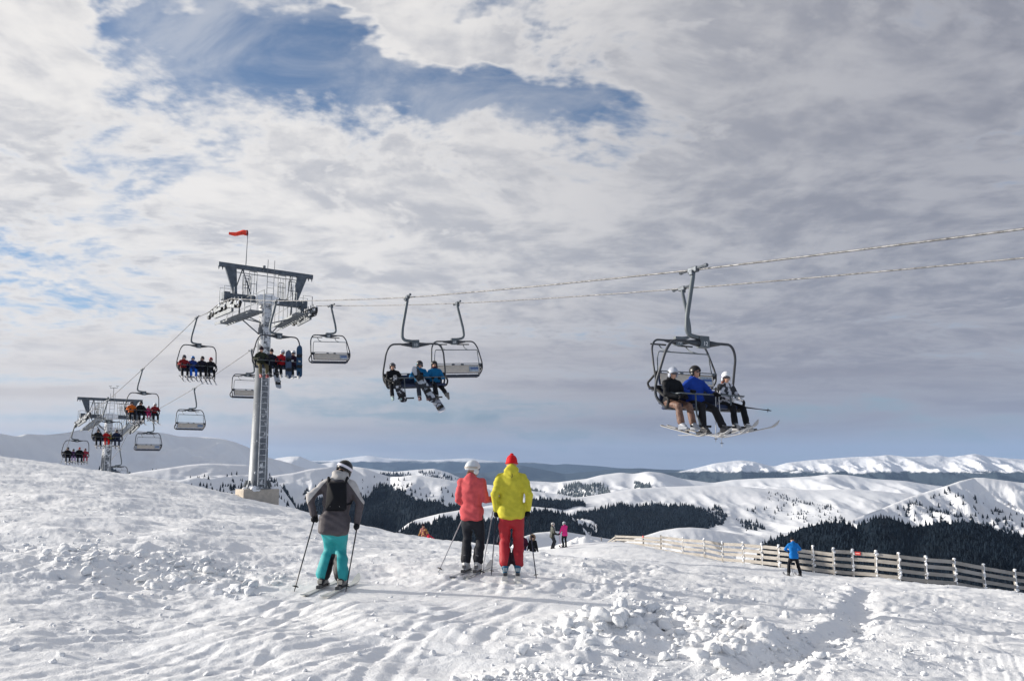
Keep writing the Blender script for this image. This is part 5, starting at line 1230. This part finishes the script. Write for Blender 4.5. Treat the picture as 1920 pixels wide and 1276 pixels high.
def at_h(px, py, Y): return at(px, py, Y)
def standing(px, py, Y):
    p = at(px, py, Y); return Vector((p.x, p.y, ground(p.x, p.y)))
BL = .045
def put_skis(root, J, L, col, who, group, pitch=0.0, spread=(0, 0)):
    bpy.context.view_layer.update(); Mw = root.matrix_world; R3 = Mw.to_3x3()
    for i in (0, 1):
        f, up = J['bf'][i]; f2 = Matrix.Rotation(spread[i], 3, 'Z') @ f; f2 = (f2 + up * math.tan(pitch)).normalized(); up2 = (up - f2 * up.dot(f2)).normalized()
        ski(Mw @ J['sole'][i], R3 @ f2, R3 @ up2, L, col, ('left' if i == 0 else 'right') + ' ski ' + who, group)

# --- three skiers in front -------------------------------------------------
def front_skiers():
    # teal trousers, grey and white jacket
    p0 = at(622, 1104, 12.0); base = Vector((p0.x, p0.y, 0)); gz = lambda x, y: ground(x, y)
    h = 1.72; base.z = min(gz(base.x - .16, base.y + .1), gz(base.x + .16, base.y)) + .05
    P = pose_stand(h, feet=((-.15, .10), (.13, -.02)), hands=((-.29, .04, .96), (.325, .0, .86)), lean=.10, tilt=.03, hipy=.0, hipx=.01, drop=.03, yaw=R(-12), nod=R(20), hroll=R(19), elb=[(-.9, -.35, -.1), (.9, -.35, -.1)], chestx=.0); P['kside'] = -.22; P['hip'].z -= .03
    lk = dict(jacket=jacket_two_tone(), pants=pants_panel('teal_trousers', (.018, .34, .36), (.012, .014, .02), .0), head=('helmet', BLK), strap=(.68, .66, .74), gloves=BLK, boots=(.03, .03, .035), buckle_c=(.55, .50, .42), hem=.13, wide=1.12, flare=.098, pwide=1.14, gvox=.006, fold=.012, toe=(R(8), R(8)), grip=((-.1, -.08, 1), (-.05, -.06, 1)), glift=.012)
    r, J = person(P, base, R(2), lk, 'person in grey and white jacket and teal trousers with striped helmet', vox=.016)
    # back pack with straps and mark
    s = P['s']; bk = MB(); c = J['chest'] - J['up'] * .10 * s
    bk.hull([(c + Vector((-.09, -.135, .16)), .035), (c + Vector((.10, -.135, .16)), .035), (c + Vector((-.105, -.15, -.16)), .04), (c + Vector((.11, -.15, -.16)), .04), (c + Vector((0, -.18, -.02)), .05)])
    bp = bk.build('backpack', cloth(BLK), None, smooth=True); bp.matrix_world = r.matrix_world; tag(bp, 'slim black backpack worn over the grey and white jacket', 'backpack')
    bpy.context.view_layer.update(); bp.matrix_world = r.matrix_world.copy()
    st = MB()
    for x in (-1, 1): st.tube([c + Vector((x * .11, -.13, .16)), c + Vector((x * .13, -.04, .25)), c + Vector((x * .125, .06, .2))], .02, 6); st.tube([c + Vector((x * .12, -.14, -.12)), c + Vector((x * .19, -.06, -.10)), c + Vector((x * .20, .03, -.06))], .014, 6)
    st.build('strap', cloth(BLK), bp, smooth=True)
    for k in range(7): q_ = c + Vector((-.055 + .0045 * k + (.004 if k % 2 else -.004), -.186 - .002 * (3 - abs(3 - k)), -.10 + .024 * k)); MB().box(q_, (.012 if k % 3 else .02, .01, .016 if k % 2 else .011), Matrix.Rotation(R(-20 + 17 * k), 3, 'Y')).build('mark', MATS['white_mark'], bp)
    hd = MB(); N = J['neck']; hd.hull([(N + Vector((-.09, -.05, -.005)), .045), (N + Vector((.095, -.05, -.005)), .045), (N + Vector((-.05, -.055, .07)), .045), (N + Vector((.06, -.03, .06)), .045), (N + Vector((0, -.09, .03)), .045), (N + Vector((0, .04, .02)), .06)])
    hd.hull([(N + Vector((-.06, -.02, .10)), .04), (N + Vector((.08, -.01, .09)), .04), (N + Vector((-.08, -.04, .02)), .05), (N + Vector((.09, -.04, .02)), .05)]); hm_ = remesh(hd, .014, 3, .010, 26, 4); hm_.name = 'hood'; link('hood', hm_, cloth((.46, .44, .425)), r)
    gt = MB(); gt.tube([N + Vector((.01, -.01, .03)), N + Vector((.02, .01, .09)), J['head'] + Vector((0, -.01, -.06))], [.07, .072, .075], 12); gt.build('neck_gaiter', cloth(BLK), r, smooth=True)
    for x in (-.07, .06): MB().ell(c + Vector((x, -.192, -.135)), (.007, .006, .007), 8, 6).build('stud', MATS['white_mark'], bp)
    put_skis(r, J, 1.62, (.50, .52, .50), 'under the skier in teal trousers', 'skis of the skier in teal trousers')
    gl = W(r, J['grip'][0]); gr = W(r, J['grip'][1]); q = at(551.5, 1101, 11.75); q2 = at(648, 1111, 11.9)
    pole(gl + Vector((0, 0, .03)), (q.x, q.y, ground(q.x, q.y) - .01), (.02, .02, .025), 'black ski pole in the left hand of the skier in teal trousers', 'poles of the skier in teal trousers')
    pole(gr + Vector((0, 0, .03)), (q2.x, q2.y, ground(q2.x, q2.y) - .01), (.02, .02, .025), 'black ski pole in the right hand of the skier in teal trousers', 'poles of the skier in teal trousers')
    # coral jacket
    p0 = at(884, 1072, 14.15); b = Vector((p0.x, p0.y, ground(p0.x, p0.y) + .045))
    P = pose_stand(1.72, feet=((-.10, .0), (.10, .02)), hands=((-.16, .20, 1.02), (.30, .24, 1.14)), lean=-.02, hipy=.0, hipx=.0, drop=.0, yaw=R(-42), nod=R(3), elb=[(-.35, -1, -.1), (.15, -.5, -1)])
    lk = dict(jacket=(.58, .09, .10), pants=(.017, .019, .026), head=('helmet', (.62, .66, .70)), strap=(.46, .42, .38), gloves=BLK, boots=(.5, .5, .5), buckle_c=(.10, .10, .11), hem=.10, wide=.89, flare=.092, gvox=.006, fold=.012, grip=((.1, -.5, 1), (.1, -.1, 1)))
    r, J = person(P, b, R(-14), lk, 'person in coral jacket and black trousers with white helmet, looking right', vox=.016)
    put_skis(r, J, 1.55, (.25, .26, .28), 'under the skier in the coral jacket', 'skis of the skier in the coral jacket')
    hr = MB(); H, Rh = J['head'], J['Rh']; hr.hull([(H + Rh @ Vector((0, -.06, -.08)), .05), (H + Rh @ Vector((-.02, -.05, -.14)), .04)]); hr.build('hair', MATS['hair'], r, smooth=True)
    gl = W(r, J['grip'][0]); gr = W(r, J['grip'][1]); q = at(821, 1067, 14.1); q2 = at(902.5, 1071, 13.9)
    pole(gl + Vector((0, 0, .03)), (q.x, q.y, ground(q.x, q.y) - .01), (.42, .42, .44), 'silver ski pole slanting left from the skier in the coral jacket', 'poles of the skier in the coral jacket')
    pole(gr + Vector((0, 0, .03)), (q2.x, q2.y, ground(q2.x, q2.y) - .01), (.42, .42, .44), 'silver ski pole held between the coral and the yellow jacket', 'poles of the skier in the coral jacket')
    # yellow jacket
    p0 = at(959, 1073, 14.0); b = Vector((p0.x, p0.y, ground(p0.x, p0.y) + .045))
    P = pose_stand(1.83, feet=((-.095, .0), (.095, .0)), hands=((-.235, .03, .93), (.255, .03, .94)), lean=.01, hipy=.0, hipx=.0, drop=-.015, yaw=R(-8), nod=R(6), elb=[(-.45, -1, 0), (.45, -1, 0)])
    lk = dict(jacket=(.58, .52, .05), pants=pants_panel('red_trousers', (.40, .010, .020), (.03, .01, .018), .0, .095), head=('beanie', (.62, .012, .018)), gloves=BLK, boots=(.03, .13, .22), buckle_c=(.35, .42, .45), hem=.10, wide=1.03, flare=.088, pwide=1.10, gvox=.006, fold=.012, grip=((.02, -.1, 1), (.05, -.1, 1)))
    r, J = person(P, b, R(0), lk, 'person in yellow jacket, red trousers and red knitted hat', vox=.016)
    hd = MB(); N = J['neck']; hd.hull([(N + Vector((-.075, -.07, .05)), .05), (N + Vector((.075, -.07, .05)), .05), (N + Vector((0, -.10, .0)), .05), (N + Vector((0, -.06, .10)), .06), (N + Vector((-.06, .02, .06)), .05), (N + Vector((.06, .02, .06)), .05)])
    hm_ = remesh(hd, .014, 3, .010, 26, 4); hm_.name = 'hood'; link('hood', hm_, cloth((.58, .52, .05)), r)
    MB().tube([J['neck'] + Vector((.01, -.150, -.01)), J['neck'] + Vector((.012, -.165, -.05)), J['neck'] + Vector((0, -.155, -.07))], .006, 5).build('loop', cloth((.10, .09, .02)), r)
    put_skis(r, J, 1.70, (.45, .47, .48), 'under the skier in the yellow jacket', 'skis of the skier in the yellow jacket')
    gl = W(r, J['grip'][0]); gr = W(r, J['grip'][1]); q = at(921, 1073, 14.0); q2 = at(1006, 1077, 13.95)
    pole(gl + Vector((0, 0, .03)), (q.x, q.y, ground(q.x, q.y) - .01), (.03, .035, .06), 'dark ski pole left of the red trousers', 'poles of the skier in the yellow jacket')
    pole(gr + Vector((0, 0, .03)), (q2.x, q2.y, ground(q2.x, q2.y) - .01), (.03, .035, .06), 'dark ski pole right of the red trousers', 'poles of the skier in the yellow jacket')
front_skiers()

def far_people():
    def stand(px, py, Y, h, rot, look, label, P=None, dz=.03, **kw):
        p = at(px, py, Y); b = Vector((p.x, p.y, ground(p.x, p.y) + dz)); P = P or pose_stand(h, feet=((-.13, 0), (.13, 0)), hands=((-.22, .25, 1.0), (.22, .25, 1.0)), **kw)
        return person(P, b, rot, look, label, vox=.028)
    # blue jacket by the fence, legs apart, back to us
    P = pose_stand(1.76, feet=((-.27, 0), (.27, 0)), hands=((-.16, .26, 1.08), (.16, .26, 1.08)), lean=.06, nod=R(22), drop=.03, elb=[(-1, -.3, -.3), (1, -.3, -.3)])
    r, J = stand(1490, 1079, 41, 1.76, R(0), dict(jacket=(.006, .16, .50), pants=BLK, head=('beanie', BLK), boots=BLK, wide=1.1, flare=.09, buckle=False), 'person in bright blue jacket and black trousers standing before the fence', P)
    put_skis(r, J, 1.6, (.3, .3, .32), 'under the person in bright blue by the fence', 'skis by the fence')
    for px, py, w, g in ((1488, 1078, 'between the legs of the person in bright blue', J['grip'][0]), (1503, 1077, 'right of the person in bright blue', J['grip'][1])):
        q = at(px, py, 41.2); pole(W(r, g), (q.x, q.y, ground(q.x, q.y)), (.03, .03, .035), 'thin dark ski pole ' + w, 'poles by the fence')
    # couple
    r, J = stand(1036, 1031, 60, 1.80, R(-70), dict(jacket=pattern_mat('dark_camo', (.012, .016, .014), (.05, .055, .04), 9), pants=(.012, .016, .024), head=('helmet', (.55, .52, .5)), boots=BLK, hem=.12, wide=1.05, buckle=False), 'person in dark camouflage jacket with white collar standing with the pink jacket', nod=R(2))
    N = J['neck']; c = MB(); c.tube([N + Vector((.085 * math.cos(a), .085 * math.sin(a), .02 * math.sin(a))) for a in [i * math.pi / 6 for i in range(12)]], .035, 6, closed=True); c.hull([(N + Vector((.05, .1, -.02)), .035), (N + Vector((.07, .14, -.3)), .02)]); c.build('scarf', cloth((.75, .75, .77)), r, smooth=True)
    put_skis(r, J, 1.6, BLK, 'under the person in dark camouflage', 'skis of the far couple')
    r, J = stand(1059, 1031, 60, 1.70, R(20), dict(jacket=(.70, .035, .22), pants=BLK, head=('helmet', (.42, .46, .5)), boots=BLK, buckle=False), 'person in bright pink jacket and black trousers right of the camouflage jacket', pose_stand(1.70, feet=((-.1, 0), (.1, -.02)), hands=((-.30, .20, .92), (.0, .28, .95)), lean=.05, yaw=R(25)))
    put_skis(r, J, 1.5, BLK, 'under the person in bright pink', 'skis of the far couple')
    q = at(1051.5, 1031, 59.8); pole(W(r, J['grip'][0]), (q.x, q.y, ground(q.x, q.y)), (.62, .04, .12), 'pink ski pole planted left of the bright pink jacket')
    # fur hood carrying skis, in the dip
    r, J = stand(999, 1052, 47, 1.52, R(175), dict(jacket=BLK, pants=(.015, .015, .018), head=('beanie', (.05, .03, .025)), boots=BLK, wide=1.08, hem=.16, buckle=False), 'person in black with a fur trimmed hood carrying a ski under the arm', pose_stand(1.52, hands=((-.33, .12, .80), (.33, .12, .80)), lean=.02))
    f = MB(); H = J['head']; f.tube([H + Vector((.125 * math.cos(a), .04, .01 + .145 * math.sin(a))) for a in [i * math.pi / 8 for i in range(16)]], .045, 7, closed=True); f.build('fur_trim', mat('fur', (.20, .13, .085), .95, bump=.9, bscale=50, var=.4, vscale=30), r, smooth=True)
    bpy.context.view_layer.update(); a = W(r, J['grip'][0]); d = (at(1020, 1047, 46.5) - a).normalized()
    ski(a - d * .25 + Vector((0, 0, .04)), -d, Vector((0, 0, 1)), 1.3, (.25, .25, .27), 'dark ski sticking out to the right of the fur hooded person', None, back=.5)
    r, J = stand(981, 1052, 47.2, 1.58, R(170), dict(jacket=(.075, .012, .035), pants=(.01, .08, .36), head=('beanie', (.10, .02, .04)), boots=BLK, buckle=False), 'person in maroon jacket and blue trousers half hidden behind the red trousers')
    r, J = stand(941.5, 1052, 47.2, 1.55, R(165), dict(jacket=(.06, .06, .08), pants=(.05, .05, .06), head=('beanie', (.15, .13, .13)), boots=BLK, buckle=False), 'person in dark grey mostly hidden left behind the red trousers')
    # two figures in red beyond the brow
    def brow(px, pt, Y, h, rot, look, label, **kw):
        top = at(px, pt, Y); b = Vector((top.x, top.y, top.z - h * 1.03)); return person(pose_stand(h, **kw), b, rot, look, label, vox=.03), b
    (r, J), b = brow(794.5, 980, 58, 1.78, R(150), dict(jacket=pattern_mat('red_gold', (.16, .012, .02), (.40, .20, .05), 5, .52), pants=(.25, .02, .03), head=('beanie', (.03, .012, .02)), boots=BLK, buckle=False, wide=1.05, hem=.2), 'person in dark red and gold standing beyond the snow brow')
    (r, J), b2 = brow(802.5, 994, 58.4, 1.35, R(120), dict(jacket=(.62, .015, .05), pants=(.12, .03, .03), head=('helmet', (.05, .08, .08)), boots=BLK, buckle=False, wide=1.25, hem=.3), 'child in crimson with a billowing cape beside the dark red figure')
    cp = MB(); N = J['chest']; V = []; Fc = []
    for i in range(7):
        for j in range(7):
            u, v = i / 6, j / 6; V.append((.12 - .3 * u + .02 * math.sin(5 * v), -.12 - .62 * v, N.z + .05 - .42 * v - .22 * u * v + .05 * math.sin(6 * u + 3 * v)))
    for i in range(6):
        for j in range(6): a = i * 7 + j; Fc.append((a, a + 1, a + 8, a + 7))
    cp.raw(V, Fc); cp.build('cape', cloth((.62, .015, .05)), r, smooth=True)
far_people()

# --- riders ----------------------------------------------------------------
SEATZ = -3.07
def seat_matrix(ch, x, y=-.10, dz=0.0, yaw=0.0):
    bpy.context.view_layer.update(); return ch.matrix_world @ Matrix.Translation((CX + x, y, SEATZ + dz)) @ Matrix.Rotation(yaw, 4, 'Z')
def rider(ch, x, P, look, label, gear=None, gearc=(.5, .5, .52), who='', key=None, vox=.024, yaw=0.0, L=1.6, pitch=.0, group=None, spread=(0, 0)):
    r, J = person(P, seat_matrix(ch, x, yaw=yaw), 0, look, label, vox=vox, key=key, group=group)
    if gear == 'ski': put_skis(r, J, L, gearc, who, 'skis of the riders', pitch, spread)
    return r, J
def near_chairs():
    plaid = pattern_mat('chequered_cloth', (.015, .016, .022), (.55, .55, .60), 12, .55, kind='vor'); brown = pattern_mat('brown_camo', (.11, .056, .038), (.17, .09, .062), 14)
    c = CH[0]
    rider(c, .84, pose_sit(1.70, hands=((-.12, .36, .20), (.10, .36, .20)), yaw=R(-5), nod=R(14), feet=((-.17, .52), (.14, .50))), dict(jacket=BLK, pants=brown, head=('helmet', (.42, .45, .52)), boots=(.30, .32, .36), buckle_c=(.04, .06, .09), gloves=BLK, flare=.085, wide=1.05), 'person in black hooded jacket and brown trousers at the left end of the nearest chair',
          'ski', (.34, .33, .31), 'of the rider in brown trousers on the nearest chair', vox=.017, pitch=-.2, spread=(R(8), R(-4)))
    H = None
    r, J = rider(c, .18, pose_sit(1.84, hands=((-.24, .40, .26), (.34, .28, .30)), yaw=R(8), nod=R(2), feet=((-.20, .60), (.18, .42)), fz=-.42, lean=.0), dict(jacket=(.008, .045, .30), pants=(.014, .014, .017), head=('helmet', (.008, .008, .010)), boots=(.05, .05, .055), buckle_c=(.6, .6, .6), gloves=BLK, goggles=False, wide=1.1, flare=.085), 'person in royal blue jacket with black helmet in the middle of the nearest chair',
          'ski', (.28, .29, .31), 'of the rider in royal blue on the nearest chair', vox=.017, pitch=.0, spread=(R(-6), R(3)))
    H, Rh = J['head'], J['Rh']; g = MB(); g.hull([(H + Rh @ Vector((-.035, .09, .0)), .02), (H + Rh @ Vector((.035, .09, .0)), .02)]); g.build('sunglasses', MATS['lens'], r, smooth=True)
    a = W(r, J['grip'][0]); pole(a + Vector((0, 0, .12)), a + Vector((.03, -.02, -1.12)), (.55, .56, .58), 'silver ski pole held upright in front of the royal blue jacket', 'poles on the nearest chair'); pole(a + Vector((-.05, .03, .10)), a + Vector((-.10, -.02, -1.02)), (.45, .46, .48), 'second silver ski pole beside the knee of the royal blue rider', 'poles on the nearest chair')
    r, J = rider(c, -.68, pose_sit(1.66, hands=((-.14, .36, .22), (.16, .36, .20)), yaw=R(-30), nod=R(10), feet=((-.16, .52), (.16, .48))), dict(jacket=plaid, pants=BLK, head=('helmet', (.72, .74, .77)), strap=(.12, .10, .35), boots=(.35, .35, .36), buckle_c=(.6, .6, .62), gloves=(.6, .6, .62), wide=1.02), 'person in black and white chequered jacket with white helmet on the nearest chair',
          'ski', (.30, .31, .33), 'of the rider in the chequered jacket', vox=.017, pitch=.14, spread=(R(10), R(-8)))
    H, Rh = J['head'], J['Rh']; hr = MB(); hr.hull([(H + Rh @ Vector((.07, .01, -.06)), .035), (H + Rh @ Vector((.10, .03, -.16)), .03)]); hr.build('hair', mat('hair_red', (.22, .07, .04), .7, bump=.4), r, smooth=True)
    bpy.context.view_layer.update()
    for k in (0, 1):
        a = W(r, (-.12, .10, .06 + .03 * k)); b = a + (r.matrix_world.to_3x3() @ Vector((-.75, .62, -.12 - .05 * k))) * .85; pole(a, b, BLK, ('upper' if k else 'lower') + ' black ski pole pointing right off the nearest chair', 'poles on the nearest chair')
    c = CH[1]
    az = (.004, .125, .29)
    r, J = rider(c, .80, pose_sit(1.62, hands=((-.22, .38, .22), (.10, .36, .16)), yaw=R(-18), nod=R(4)), dict(jacket=BLK, pants=BLK, head=('helmet', (.06, .06, .07)), goggles=True, boots=(.25, .33, .33), glift=.035), 'person all in black at the left end of the chair with the blue jackets', vox=.02)
    bpy.context.view_layer.update()
    def brd(r, J, off, rx, rz, col, label, L=1.5, ry=0.0, roll=0.0):
        M = r.matrix_world @ Matrix.Translation(off) @ Matrix.Rotation(roll, 4, 'Y') @ Matrix.Rotation(rz, 4, 'Z') @ Matrix.Rotation(rx, 4, 'X') @ Matrix.Rotation(ry, 4, 'Y'); return board(M, col, label, L)
    bw = pattern_mat('board_black_white', (.015, .015, .018), (.6, .6, .62), 9, .55); brd(r, J, (-.10, .48, -.12), R(-78), R(12), bw, 'black and white snowboard on the lap of the rider all in black', 1.0, 0, R(14))
    r, J = rider(c, -.12, pose_sit(1.74, hands=((-.05, .36, .38), (.22, .36, .30)), yaw=R(15), nod=R(8)), dict(jacket=az, pants=(.03, .035, .05), head=('helmet', (.018, .018, .022)), boots=(.12, .06, .06), strap=(.1, .3, .4)), 'person in azure jacket turned right, holding an upright snowboard', vox=.02)
    bg = pattern_mat('board_grey_black', (.02, .022, .028), (.42, .45, .50), 4, .5); brd(r, J, (-.02, .50, .0), R(-72), R(0), bg, 'upright black and grey snowboard between the two azure jackets', 1.45, R(0), R(24))
    r, J = rider(c, -.66, pose_sit(1.70, hands=((-.12, .34, .24), (.2, .36, .24)), yaw=R(-28), nod=R(6), feet=((-.26, .66), (.08, .50))), dict(jacket=az, pants=BLK, head=('helmet', (.014, .014, .016)), goggles=False, boots=(.1, .1, .1)), 'person in azure jacket facing us at the right end of the chair', vox=.02)
    H, Rh = J['head'], J['Rh']; sf = MB(); sf.tube([J['neck'] + Vector((.085 * math.cos(a), .02 + .085 * math.sin(a), .05)) for a in [i * math.pi / 6 for i in range(12)]], .03, 6, closed=True); sf.build('scarf', cloth((.06, .02, .03)), r, smooth=True)
    brd(r, J, (.12, .62, -.62), R(-50), R(-12), plastic((.40, .43, .50)), 'pale blue grey snowboard hanging from the foot of the right azure rider', 1.0, 0, R(30))
    c = CH[2]; ol = (.030, .036, .022)
    r, J = rider(c, .75, pose_sit(1.82, yaw=R(15), tilt=.02), dict(jacket=ol, pants=(.10, .085, .045), head=('beanie', (.03, .014, .02)), boots=(.25, .04, .04), wide=1.12), 'person in olive jacket and dark hat on the chair before the pole', vox=.026)
    r, J = rider(c, .30, pose_sit(1.68, yaw=R(-10)), dict(jacket=(.014, .014, .028), pants=BLK, head=('beanie', (.03, .016, .02)), boots=BLK), 'person in black beside the olive jacket', vox=.026)
    brd(r, J, (-.12, .62, -.58), R(-62), R(6), plastic((.42, .44, .48)), 'grey snowboard hanging below the chair before the near pole', 1.1)
    r, J = rider(c, -.18, pose_sit(1.66, yaw=R(30)), dict(jacket=(.48, .012, .022), pants=BLK, head=('helmet', (.66, .68, .72)), boots=(.5, .5, .5)), 'person in red jacket and white helmet in the chair before the pole', vox=.026)
    brd(r, J, (-.20, .44, .12), R(-80), R(0), plastic((.055, .08, .14)), 'dark blue grey snowboard held up by the rider in red', 1.35)
    r, J = rider(c, -.72, pose_sit(1.68, yaw=R(-20)), dict(jacket=(.03, .012, .03), pants=BLK, head=('helmet', (.66, .68, .72)), boots=(.6, .6, .6), gloves=(.6, .6, .6)), 'person in dark jacket and white helmet beside the tall navy snowboard', vox=.026)
    brd(r, J, (-.16, .44, .30), R(-84), R(0), plastic((.012, .05, .11)), 'tall navy snowboard standing at the right end of the chair before the pole', 1.52)
    c = CH[3]
    K = 'on the chair left of the near tower'
    sp = dict(boots=(.3, .3, .32), buckle=True)
    rider(c, .76, pose_sit(1.72), dict(jacket=(.24, .018, .02), pants=BLK, head=('helmet', (.02, .025, .045)), strap=(.5, .55, .6), **sp), 'person in dark red jacket ' + K, 'ski', (.55, .55, .57), 'of the dark red rider left of the tower', 'a', .028, pitch=-.35)
    rider(c, .28, pose_sit(1.66, yaw=R(-4)), dict(jacket=(.015, .04, .19), pants=(.012, .12, .55), head=('helmet', (.02, .17, .5)), **sp), 'person all in blue with blue helmet ' + K, 'ski', (.55, .55, .57), 'of the all blue rider left of the tower', 'b', .028, pitch=-.3)
    rider(c, -.24, pose_sit(1.72), dict(jacket=(.014, .014, .028), pants=BLK, head=('helmet', (.015, .015, .02)), **sp), 'person in black jacket and helmet ' + K, 'ski', (.6, .6, .62), 'of the black helmeted rider left of the tower', 'a', .028, pitch=-.45)
    rider(c, -.72, pose_sit(1.66, yaw=R(-4)), dict(jacket=(.012, .013, .018), pants=BLK, head=('helmet', (.30, .012, .03)), **sp), 'person in black jacket and crimson helmet ' + K, 'ski', (.6, .6, .62), 'of the crimson helmeted rider left of the tower', 'b', .028, pitch=-.5)
near_chairs()
def far_chairs():
    def go(c, x, size, key, jk, pn, hd, label, gear='ski', kind='helmet', dz=0.0, gc=(.55, .55, .57)):
        P = pose_sit(size) if key[0] != 'c' else pose_sit(size, fz=-.30, feet=((-.1, .42), (.1, .42)))
        short = label.replace('person in ', '').replace('child in ', '').replace(' jacket and bright red trousers', '').replace(' at the right of the chair', '').replace(' at the left of the chair', '')
        rider(c, x, P, dict(jacket=jk, pants=pn, head=(kind, hd), boots=(.2, .2, .22), buckle=False), label, gear, gc, 'of the rider in ' + short, key, .034, pitch=-.3, L=1.5 if key[0] != 'c' else 1.1)
    c = CH[4]
    go(c, .72, 1.74, 'fa', (.62, .13, .012), BLK, (.04, .03, .04), 'person in orange jacket on the chair above the far tower')
    go(c, .14, 1.80, 'fb', BLK, BLK, BLK, 'person in black between the orange and pink riders')
    go(c, -.36, 1.25, 'cc', (.62, .03, .16), (.6, .05, .18), (.55, .4, .45), 'child in pink on the chair above the far tower')
    go(c, -.78, 1.66, 'fd', (.22, .015, .02), BLK, (.66, .66, .68), 'person in dark red with white helmet beside the pink child')
    go(CH[5], .70, 1.74, 'fa', BLK, BLK, (.012, .012, .016), 'person in black at the left of the chair before the far pole')
    go(CH[5], .10, 1.55, 'fe', (.45, .012, .015), (.70, .025, .012), (.7, .7, .72), 'person in red jacket and bright red trousers before the far pole')
    go(CH[5], -.20, 1.2, 'cc', (.35, .32, .08), (.03, .03, .03), (.3, .3, .2), 'small child in yellow green squeezed beside the bright red rider', gear=None)
    go(CH[5], -.62, 1.74, 'fa', (.012, .018, .05), (.015, .02, .05), (.015, .015, .03), 'person in navy at the right of the chair before the far pole')
    c = CH[6]
    go(c, .66, 1.74, 'fa', BLK, BLK, BLK, 'person in black at the left end of the lowest chair')
    go(c, .20, 1.45, 'ff', (.08, .03, .10), (.42, .28, .48), (.03, .03, .06), 'child in lilac trousers on the lowest chair')
    go(c, -.28, 1.74, 'fb', BLK, BLK, (.35, .02, .03), 'person in black with red hat on the lowest chair', kind='beanie')
    go(c, -.74, 1.55, 'fe', (.42, .05, .08), (.40, .06, .09), (.12, .03, .05), 'person in rose red at the right end of the lowest chair')
far_chairs()
haze()
SC.cycles.max_bounces = 6; SC.cycles.volume_bounces = 1; SC.cycles.diffuse_bounces = 3; SC.cycles.transparent_max_bounces = 4
SC.cycles.volume_max_steps = 16
